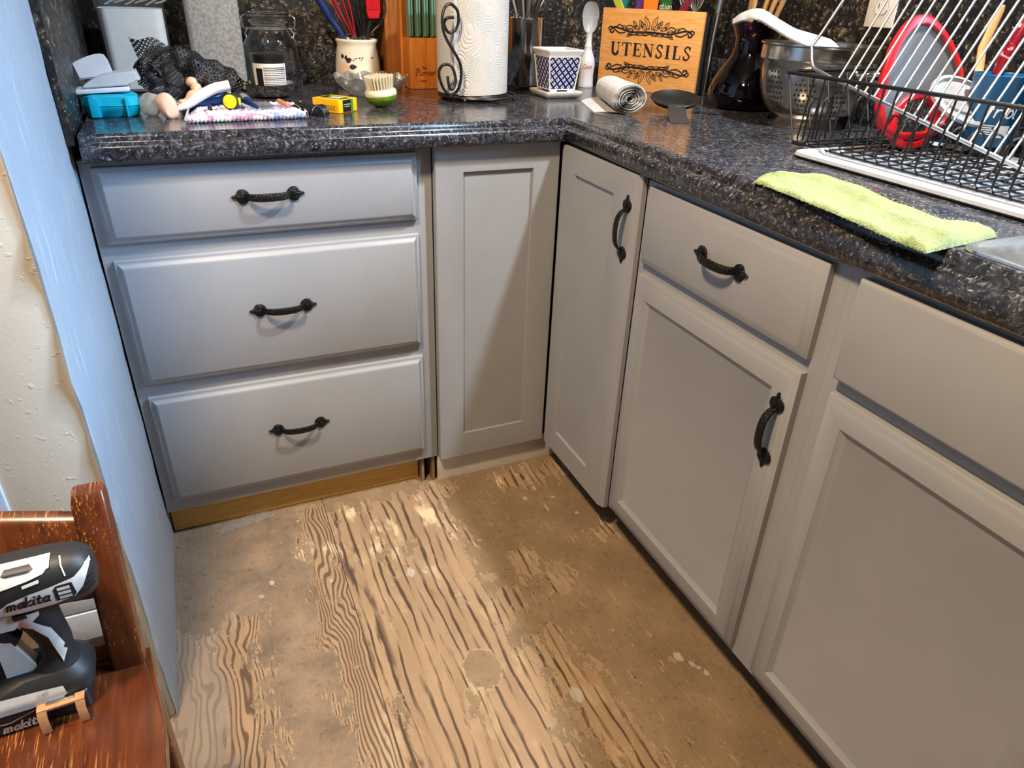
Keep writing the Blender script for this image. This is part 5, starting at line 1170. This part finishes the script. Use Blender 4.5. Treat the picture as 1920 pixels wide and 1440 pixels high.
mb.loft([el(.088, .052, 0), el(.090, .054, .002), el(.090, .054, .007), el(.083, .047, .0085), el(.080, .044, .003), el(.060, .030, .002), el(.058, .028, .006), el(.002, .001, .006)], cap0=False); mb.M = Matrix(); build('lid_body', mb, m_thin('frosted_plastic', (.75, .75, .73), .3, .42, (.70, .69, .66)), t, smooth=50)
qx2, qy2 = .672, -.592
t = thing('plastic_cup', 'blue plastic cup with white script standing at the back of the dish rack', 'cup', (qx2, qy2, .9405))
cr_ = lambda z: .0385 + (z - .9405) * .075
mb = MB(); mb.lathe([(.001, .9405), (.037, .9405), (.0385, .943), (.0470, 1.052), (.0480, 1.054), (.0465, 1.055), (.0455, 1.052), (.037, .946), (.001, .944)], (qx2, qy2), 44); build('cup_body', mb, plain('blue_cup_plastic', srgb(8, 82, 128), .25, vary=.15, vscale=14), t, smooth=60)
mb = MB(); cmq = cylmap(qx2, qy2, cr_, -PI / 2 - .62); letters(mb, 'Fribl', .0125, .0028, cmq, -.026, .990, .15, .14, .0008)
for k in range(5): mb.ribbon([(-.022, .976 - k * .0035), (-.006 - .003 * (k % 2), .976 - k * .0035)], .0018, cmq, .0008)
mb.patch([(.002, .957), (.020, .957), (.020, .977), (.002, .977)], cmq, .0008, 1); build('lettering', mb, plain('white_print', (.72, .74, .76), .5), t)
t = thing('wooden_spoon', 'long plain wooden handle leaning in the blue cup', 'utensil', (.68, -.56, .96))
mb = MB(); mb.tube([(.680, -.575, .950), (.690, -.535, 1.030), (.700, -.515, 1.090), (.705, -.522, 1.150), (.706, -.524, 1.158)], [.006, .0085, .0085, .0075, .004], 12, flat=.6); build('handle', mb, WOODS, t)
t = thing('spatula', 'red and white marbled handle leaning in the blue cup', 'utensil', (.68, -.59, .96))
tm = NT('red_marbled_plastic'); tm.base(tm.ramp(tm.noise(tm.coord(), 60, 3, .6, 1.0), [(.50, srgb(128, 10, 30)), (.60, srgb(150, 20, 40)), (.66, srgb(220, 190, 190))])); tm.set(.3)
mb = MB(); mb.tube([(.682, -.600, .950), (.695, -.560, 1.045), (.702, -.558, 1.075), (.707, -.562, 1.105), (.712, -.566, 1.130), (.713, -.567, 1.140)], [.006, .008, .011, .012, .009, .005], 14, flat=.6); build('handle', mb, tm.m, t)
mb = MB(); mb.tube([(.684, -.612, .950), (.700, -.640, 1.060), (.712, -.665, 1.13)], [.003, .004, .0045], 10, flat=.6); tag(build('butter_knife', mb, CHROME, None, (.684, -.61, .945)), 'plain steel handle at the right of the blue cup', 'utensil')

# --- green cloth
tw = [(.135, -.633), (.172, -.604), (.263, -.621), (.274, -.685), (.244, -.787), (.231, -.864), (.250, -.886), (.256, -.907), (.227, -.943), (.154, -.952), (.141, -.942), (.095, -.959), (.093, -.946), (.111, -.84), (.128, -.73)]
FR = spl([(.135, -.633, 0), (.130, -.70, 0), (.124, -.76, 0), (.113, -.84, 0), (.100, -.91, 0), (.094, -.958, 0)], 8); BK = spl([(.172, -.604, 0), (.262, -.628, 0), (.272, -.685, 0), (.247, -.787, 0), (.233, -.864, 0), (.252, -.900, 0), (.236, -.940, 0)], 8)
def lerpP(P, s): q = s * (len(P) - 1); k = min(int(q), len(P) - 2); return P[k].lerp(P[k + 1], q - k)
def towel_top(i, j):
    p = lerpP(FR, i).lerp(lerpP(BK, i), j)
    z = CT + .0055 + .0030 * math.sin(i * 8 + 1) * math.sin(j * PI) + .0045 * math.exp(-((j - .55 - .2 * math.sin(i * 5)) / .10) ** 2) + .0012 * math.sin(i * 31 + j * 9) + random.uniform(-.0006, .0006)
    if i > .86: z += .004
    if i < .04: p.x -= .004
    e = min(j, 1 - j, i, 1 - i); z = CT + .0012 + (z - CT - .0012) * min(1, (e * 18) ** .5 if e > 0 else 0)
    p.x += random.uniform(-.0006, .0006); p.y += random.uniform(-.0006, .0006); return Vector((p.x, p.y, z))
mb = MB(); mb.grid(towel_top, 130, 70)
def tuft(p, d):
    mb.f([mb.v(p + Vector((-.0006, .0006, 0))), mb.v(p + Vector((.0006, -.0006, 0))), mb.v(p + d)])
for k in range(900):
    s = random.random(); edge = random.random() < .5
    p = lerpP(FR if edge else BK, s); p.z = CT + random.uniform(.001, .006); tuft(p, Vector(((-1 if edge else 1) * random.uniform(.0015, .005), random.uniform(-.002, .002), random.uniform(-.001, .0015))))
tag(build('cleaning_cloth', mb, m_terry('lime_microfibre', srgb(136, 148, 68), srgb(152, 160, 78)), None, (.18, -.78, CT)), 'lime green microfibre cloth lying along the worktop edge by the sink', 'cloth')

# ================================================================== chair and drill
t = thing('wooden_chair', 'worn red-brown stained wooden chair standing against the end of the stub wall', 'chair', (-.97, -.98, 0))
SX0, SX1, SYB, SYF, SZ = -1.19, -.7545, -.772, -1.20, .47
mb = MB(); mb.prism([(SX1 - .012, SYB), (SX1 + .004, SYB - .12), (SX1 + .012, SYF + .02), (SX1 + .002, SYF), (SX0 - .002, SYF), (SX0 - .012, SYF + .02), (SX0 - .004, SYB - .12), (SX0 + .012, SYB)], SZ - .026, SZ, None, .006); build('seat', mb, CHAIRW, t)
for sgn in (1, -1):
    xc = (-.7855 if sgn > 0 else SX0 + .031)
    mb = MB(); rings = []
    for z, y, d, w in ((.0, -.765, .015, .014), (.20, -.780, .016, .0155), (.445, -.785, .0165, .0165), (.50, -.783, .016, .0165), (.60, -.757, .015, .0165), (.665, -.738, .014, .0165), (.674, -.733, .010, .0150)):
        rings.append(z3(rr(xc - w, y - d, xc + w, y + d, .0045, 3), z))
    mb.loft(rings); build('back_post', mb, CHAIRW, t)
    mb = MB(); mb.loft([z3(rr(xc - w, -1.155 - w, xc + w, -1.155 + w, .005, 3), z) for z, w in ((0, .012), (.25, .016), (.444, .018))]); build('leg', mb, CHAIRW, t)
    mb = MB(); mb.box((xc - .008, -1.14, .385), (xc + .008, -.80, .443), .002); build('apron', mb, CHAIRW, t)
    mb = MB(); mb.tube([(xc, -1.15, .17), (xc, -.97, .172), (xc, -.782, .17)], [.008, .011, .008], 12); build('stretcher', mb, CHAIRW, t)
mb = MB(); rings = []
for k in range(13):
    s = k / 12; x = SX0 + .045 + (-.8005 - SX0 - .045) * s; bow = .014 * math.sin(PI * s); top = .653 + .020 * math.sin(PI * s)
    rings.append([(x, y + bow + (z - .56) * .27, z) for y, z in ((-.778, .562), (-.762, .560), (-.757, .566), (-.760, top - .008), (-.765, top), (-.774, top), (-.781, top - .008), (-.782, .568))])
mb.loft(rings); build('top_rail', mb, CHAIRW, t, smooth=50)
mb = MB(); mb.box((SX0 + .045, -.789, .476), (-.8015, -.773, .502), .002); build('lower_rail', mb, CHAIRW, t)
mb = MB(); mb.box((SX0 + .04, -1.16, .385), (-.80, -1.145, .443), .002); build('apron', mb, CHAIRW, t)

# cordless drill standing on its battery
DM = T(-.84, -.813, SZ + .0006, .05)
t = thing('cordless_drill', 'black and white cordless drill driver standing on the chair seat', 'drill', (-.84, -.813, SZ))
DBLK = plain('black_overmould', (.016, .015, .014), .5); DWHT = plain('off_white_housing', (.62, .58, .50), .35)
def sell(x, ry, rz, zc, p=2.6, n=32, yc=0):
    out = []
    for k in range(n):
        a = 2 * PI * k / n; c, s = math.cos(a), math.sin(a)
        out.append((x, yc + ry * math.copysign(abs(c) ** (2 / p), c), zc + rz * math.copysign(abs(s) ** (2 / p), s)))
    return out
BODY = [(-.135, .0215, .0225, .170), (-.10, .0245, .0255, .169), (-.05, .0262, .0278, .167), (-.01, .0268, .0288, .1655), (.020, .0266, .0292, .1640), (.040, .0250, .0285, .1625), (.0500, .0220, .0255, .1620), (.0560, .0170, .020, .1620), (.0585, .009, .012, .1620)]
mb = MB(); mb.M = DM; mb.loft([sell(*b) for b in BODY]); mb.M = Matrix(); build('motor_housing', mb, DBLK, t, smooth=50)
def bside(u, v, h):
    u = min(u, .0575)
    for b0, b1 in zip(BODY, BODY[1:]):
        if b0[0] <= u <= b1[0]:
            s = (u - b0[0]) / (b1[0] - b0[0]); ry, rz, zc = [b0[i] + (b1[i] - b0[i]) * s for i in (1, 2, 3)]; break
    else: ry, rz, zc = BODY[0][1:]
    q = (v - zc) / rz
    if q > .80:                                   # carry on over the top
        q0 = .80; y0 = ry * (1 - q0 ** 2.6) ** (1 / 2.6); k = min(1.0, (q - q0) / .75); a = math.pi / 2 * k
        return DM @ Vector((u, -(y0 * math.cos(a) * (1 - .0 * k) + h * math.cos(a)) , zc + rz * (q0 + (1.0 - q0) * math.sin(a)) + h))
    q = max(-.995, q); y = ry * (1 - abs(q) ** 2.6) ** (1 / 2.6); return DM @ Vector((u, -(y + h), v + h * .5 * q))
mb = MB()
mb.patch([(-.022, .1600), (-.0245, .1490), (-.0074, .1471), (.0195, .1485), (.0385, .1520), (.0470, .1600), (.0545, .1740), (.0572, .1790), (.0565, .1860), (.0520, .1800), (.0425, .1740), (.0241, .1715), (.0042, .1690), (-.0138, .1650)], bside, .0011, 10)
mb.patch([(-.100, .1790), (-.0155, .1800), (.0061, .1825), (.0190, .1850), (.0250, .1890), (.0265, .2060), (-.100, .2080)], bside, .0011, 10); mb.patch([(.0010, .1765), (.0150, .1785), (.0150, .1815), (.0010, .1795)], bside, .0012, 4)
mb.ribbon([(.0360, .178), (.0345, .187), (.0340, .200)], .0013, bside, .001); wp = build('white_shell', mb, DWHT, t)
mb = MB(); mb.patch([(-.013, .1935), (-.010, .2000), (.010, .2000), (.013, .1935), (.008, .1890), (-.009, .1890)], bside, .0016, 5); build('speed_switch', mb, plain('dark_grey_switch', (.03, .028, .025), .5), t)
mb = MB(); letters(mb, 'makita', .0062, .0021, bside, -.0165, .1565, .30, .12, .0019); build('lettering', mb, INK, wp)
mb = MB(); mb.patch([(.0235, .1530), (.0365, .1515), (.0410, .1560), (.0395, .1700), (.0265, .1705), (.0235, .1670)], bside, .0015, 4); vb = build('vent_block', mb, DBLK, t)
mb = MB()
for k in range(3): mb.patch([(.0268, .1545 + k * .0052), (.0372, .1540 + k * .0052), (.0372, .1575 + k * .0052), (.0268, .1580 + k * .0052)], bside, .0022, 2)
build('vent_slot', mb, DWHT, vb)
mb = MB()
for k in range(3): mb.ribbon([(.0425, .1520 + k * .0062), (.0500, .1530 + k * .0062), (.0560, .1560 + k * .005)], .0014, bside, .0010)
build('rear_groove', mb, plain('dark_groove', (.004, .004, .004), .6), t)
mb = MB(); mb.M = DM; mb.tube([(-.135, 0, .170), (-.160, 0, .170), (-.178, 0, .170), (-.20, 0, .170)], [.021, .020, .017, .014], 28); mb.M = Matrix(); build('chuck', mb, BLACKM, t)
GR = [(.142, -.006, .024, .0185), (.128, -.0045, .0205, .0170), (.105, .000, .0170, .0155), (.085, .0035, .0150, .0150), (.070, .0025, .0150, .0150), (.060, -.001, .019, .0185), (.050, -.004, .027, .0235)]
mb = MB(); mb.M = DM; mb.loft([[(xc + a * math.cos(2 * PI * k / 28), b * math.sin(2 * PI * k / 28), z) for k in range(28)] for z, xc, a, b in GR]); mb.M = Matrix(); build('grip', mb, DBLK, t, smooth=60)
def gside(u, v, h):
    for g0, g1 in zip(GR, GR[1:]):
        if g1[0] <= v <= g0[0]:
            s = (v - g0[0]) / (g1[0] - g0[0]); xc, a, b = [g0[i] + (g1[i] - g0[i]) * s for i in (1, 2, 3)]; break
    else: xc, a, b = GR[0][1:] if v > .1 else GR[-1][1:]
    q = min(.97, abs((u - xc) / a)); return DM @ Vector((u + (h if u > xc else -h) * q, -(b * math.sqrt(1 - q * q) + h), v))
mb = MB(); mb.patch([(-.0235, .1400), (.0035, .1390), (.0030, .1340), (-.0040, .1275), (.0070, .1117), (.0125, .0850), (.0105, .0810), (.0128, .0765), (.0070, .0640), (.0055, .0745), (.0025, .1010), (-.0062, .1180), (-.0165, .1225)], gside, .0013, 8); build('grip_stripe', mb, DWHT, t)
mb = MB(); mb.M = DM; mb.loft([[(x, y, z) for x, y, z in q] for q in ([(-.075, -.0165, .146), (-.008, -.0170, .146), (-.008, .0170, .146), (-.075, .0165, .146)], [(-.070, -.0160, .133), (-.012, -.0172, .133), (-.012, .0172, .133), (-.070, .0160, .133)], [(-.050, -.0150, .122), (-.020, -.0165, .122), (-.020, .0165, .122), (-.050, .0150, .122)])]); mb.M = Matrix(); build('trigger_housing', mb, DWHT, t)
mb = MB(); mb.M = DM; mb.box((-.0180, -.0200, .1345), (-.0060, .0200, .1405), .0015); mb.M = Matrix(); build('direction_button', mb, BLACKPL, t)
mb = MB(); mb.M = DM; mb.tube(spl([(-.034, 0, .130), (-.038, 0, .116), (-.034, 0, .104), (-.026, 0, .096)], 5), .009, 14); mb.M = Matrix(); build('trigger', mb, BLACKPL, t)
mb = MB(); mb.M = DM; mb.prism([(-.045, .055), (-.043, .105), (-.030, .100), (-.016, .056)], -.009, .009, lambda u, v, h: (u, h, v), .002); mb.M = Matrix(); build('lamp_bracket', mb, DWHT, t)
def foot(z, x0, x1, w, r): return z3(rr(x0, -w, x1, w, r, 6), z)
mb = MB(); mb.M = DM; mb.loft([foot(.027, -.082, .028, .0300, .020), foot(.038, -.082, .030, .0310, .022), foot(.047, -.074, .027, .029, .022), foot(.056, -.045, .020, .022, .018)]); mb.M = Matrix(); build('foot', mb, DBLK, t)
mb = MB(); mb.M = DM; mb.loft([foot(.0005, -.092, .019, .028, .008), foot(.003, -.094, .021, .0298, .008), foot(.025, -.094, .021, .0298, .008), foot(.0268, -.092, .019, .029, .008)]); mb.M = Matrix(); bt = build('battery', mb, BLACKPL, t)
def fside(u, v, h): return DM @ Vector((u, -(.0300 + h), v))
mb = MB(); letters(mb, 'makita', .0062, .0020, fside, -.0590, .0045, .30, .12, .0006); build('lettering', mb, plain('silver_print', (.62, .61, .58), .4), bt)
def fslope(u, v, h): s = max(0, (v - .038) / .009); return DM @ Vector((u, -(.0302 + .0008 * min(1, max(0, (v - .027) / .011)) - .0022 * s + h), v))
mb = MB(); mb.patch([(-.0600, .0290), (-.005, .0275), (.0045, .0345), (.0025, .0450), (-.020, .0470), (-.0500, .0490), (-.0660, .0480), (-.0680, .0360)], fslope, .0014, 5); mb.ribbon([(-.085, .0240), (-.056, .0165), (-.050, .0165), (-.028, .0235), (.010, .0240)], .0014, fside, .0006)
pl = build('white_panel', mb, DWHT, t)
mb = MB(); letters(mb, 'LXT', .0028, .0007, fslope, -.0200, .0400, .2, .2, .0022); build('lettering', mb, plain('grey_print', (.35, .33, .30), .5), pl)
mb = MB(); mb.M = DM; mb.box((-.066, -.021, .0470), (-.046, .021, .0510), .002); mb.M = Matrix(); build('indicator_panel', mb, plain('dark_indicator', (.03, .028, .026), .3), t)
HOOK = plain('tan_zinc_hook', srgb(190, 140, 96), .45, .3, vary=.2, vscale=90)
mb = MB(); mb.M = DM
def strip(pts, w):
    mb.loft([[(p[0] + a, p[1], p[2] + b) for a, b in ((-w, -.0012), (w, -.0012), (w, .0012), (-w, .0012))] for p in pts])
for u in (-.0200, .0140): strip([(u, -.0312, .0290), (u, -.040, .0285), (u, -.0445, .023), (u, -.0460, .0035)], .0042)
mb.box((-.0240, -.041, .0272), (.0180, -.0345, .0297)); mb.M = Matrix(); build('belt_hook', mb, HOOK, t)
mb = MB(); mb.M = DM; mb.box((-.016, -.0362, .026), (.010, -.0305, .0312), .001); mb.M = Matrix(); build('hook_bracket', mb, STEEL, t)
# small scraps on the floor
mb = MB(); mb.grid(lambda i, j: Vector((-.735 + .13 * i + .02 * j, .020 - .035 * j + .02 * i, .0012 + .006 * math.sin(i * 3) * math.sin(j * PI) + .001 * math.sin(i * 20 + j * 9))), 24, 10, .0003); tag(build('plastic_scrap', mb, m_thin('clear_film', (.9, .9, .88), .5, .18, (.8, .78, .74)), None, (-.67, .01, 0)), 'crumpled scrap of clear film on the floor below the drawers', 'scrap')
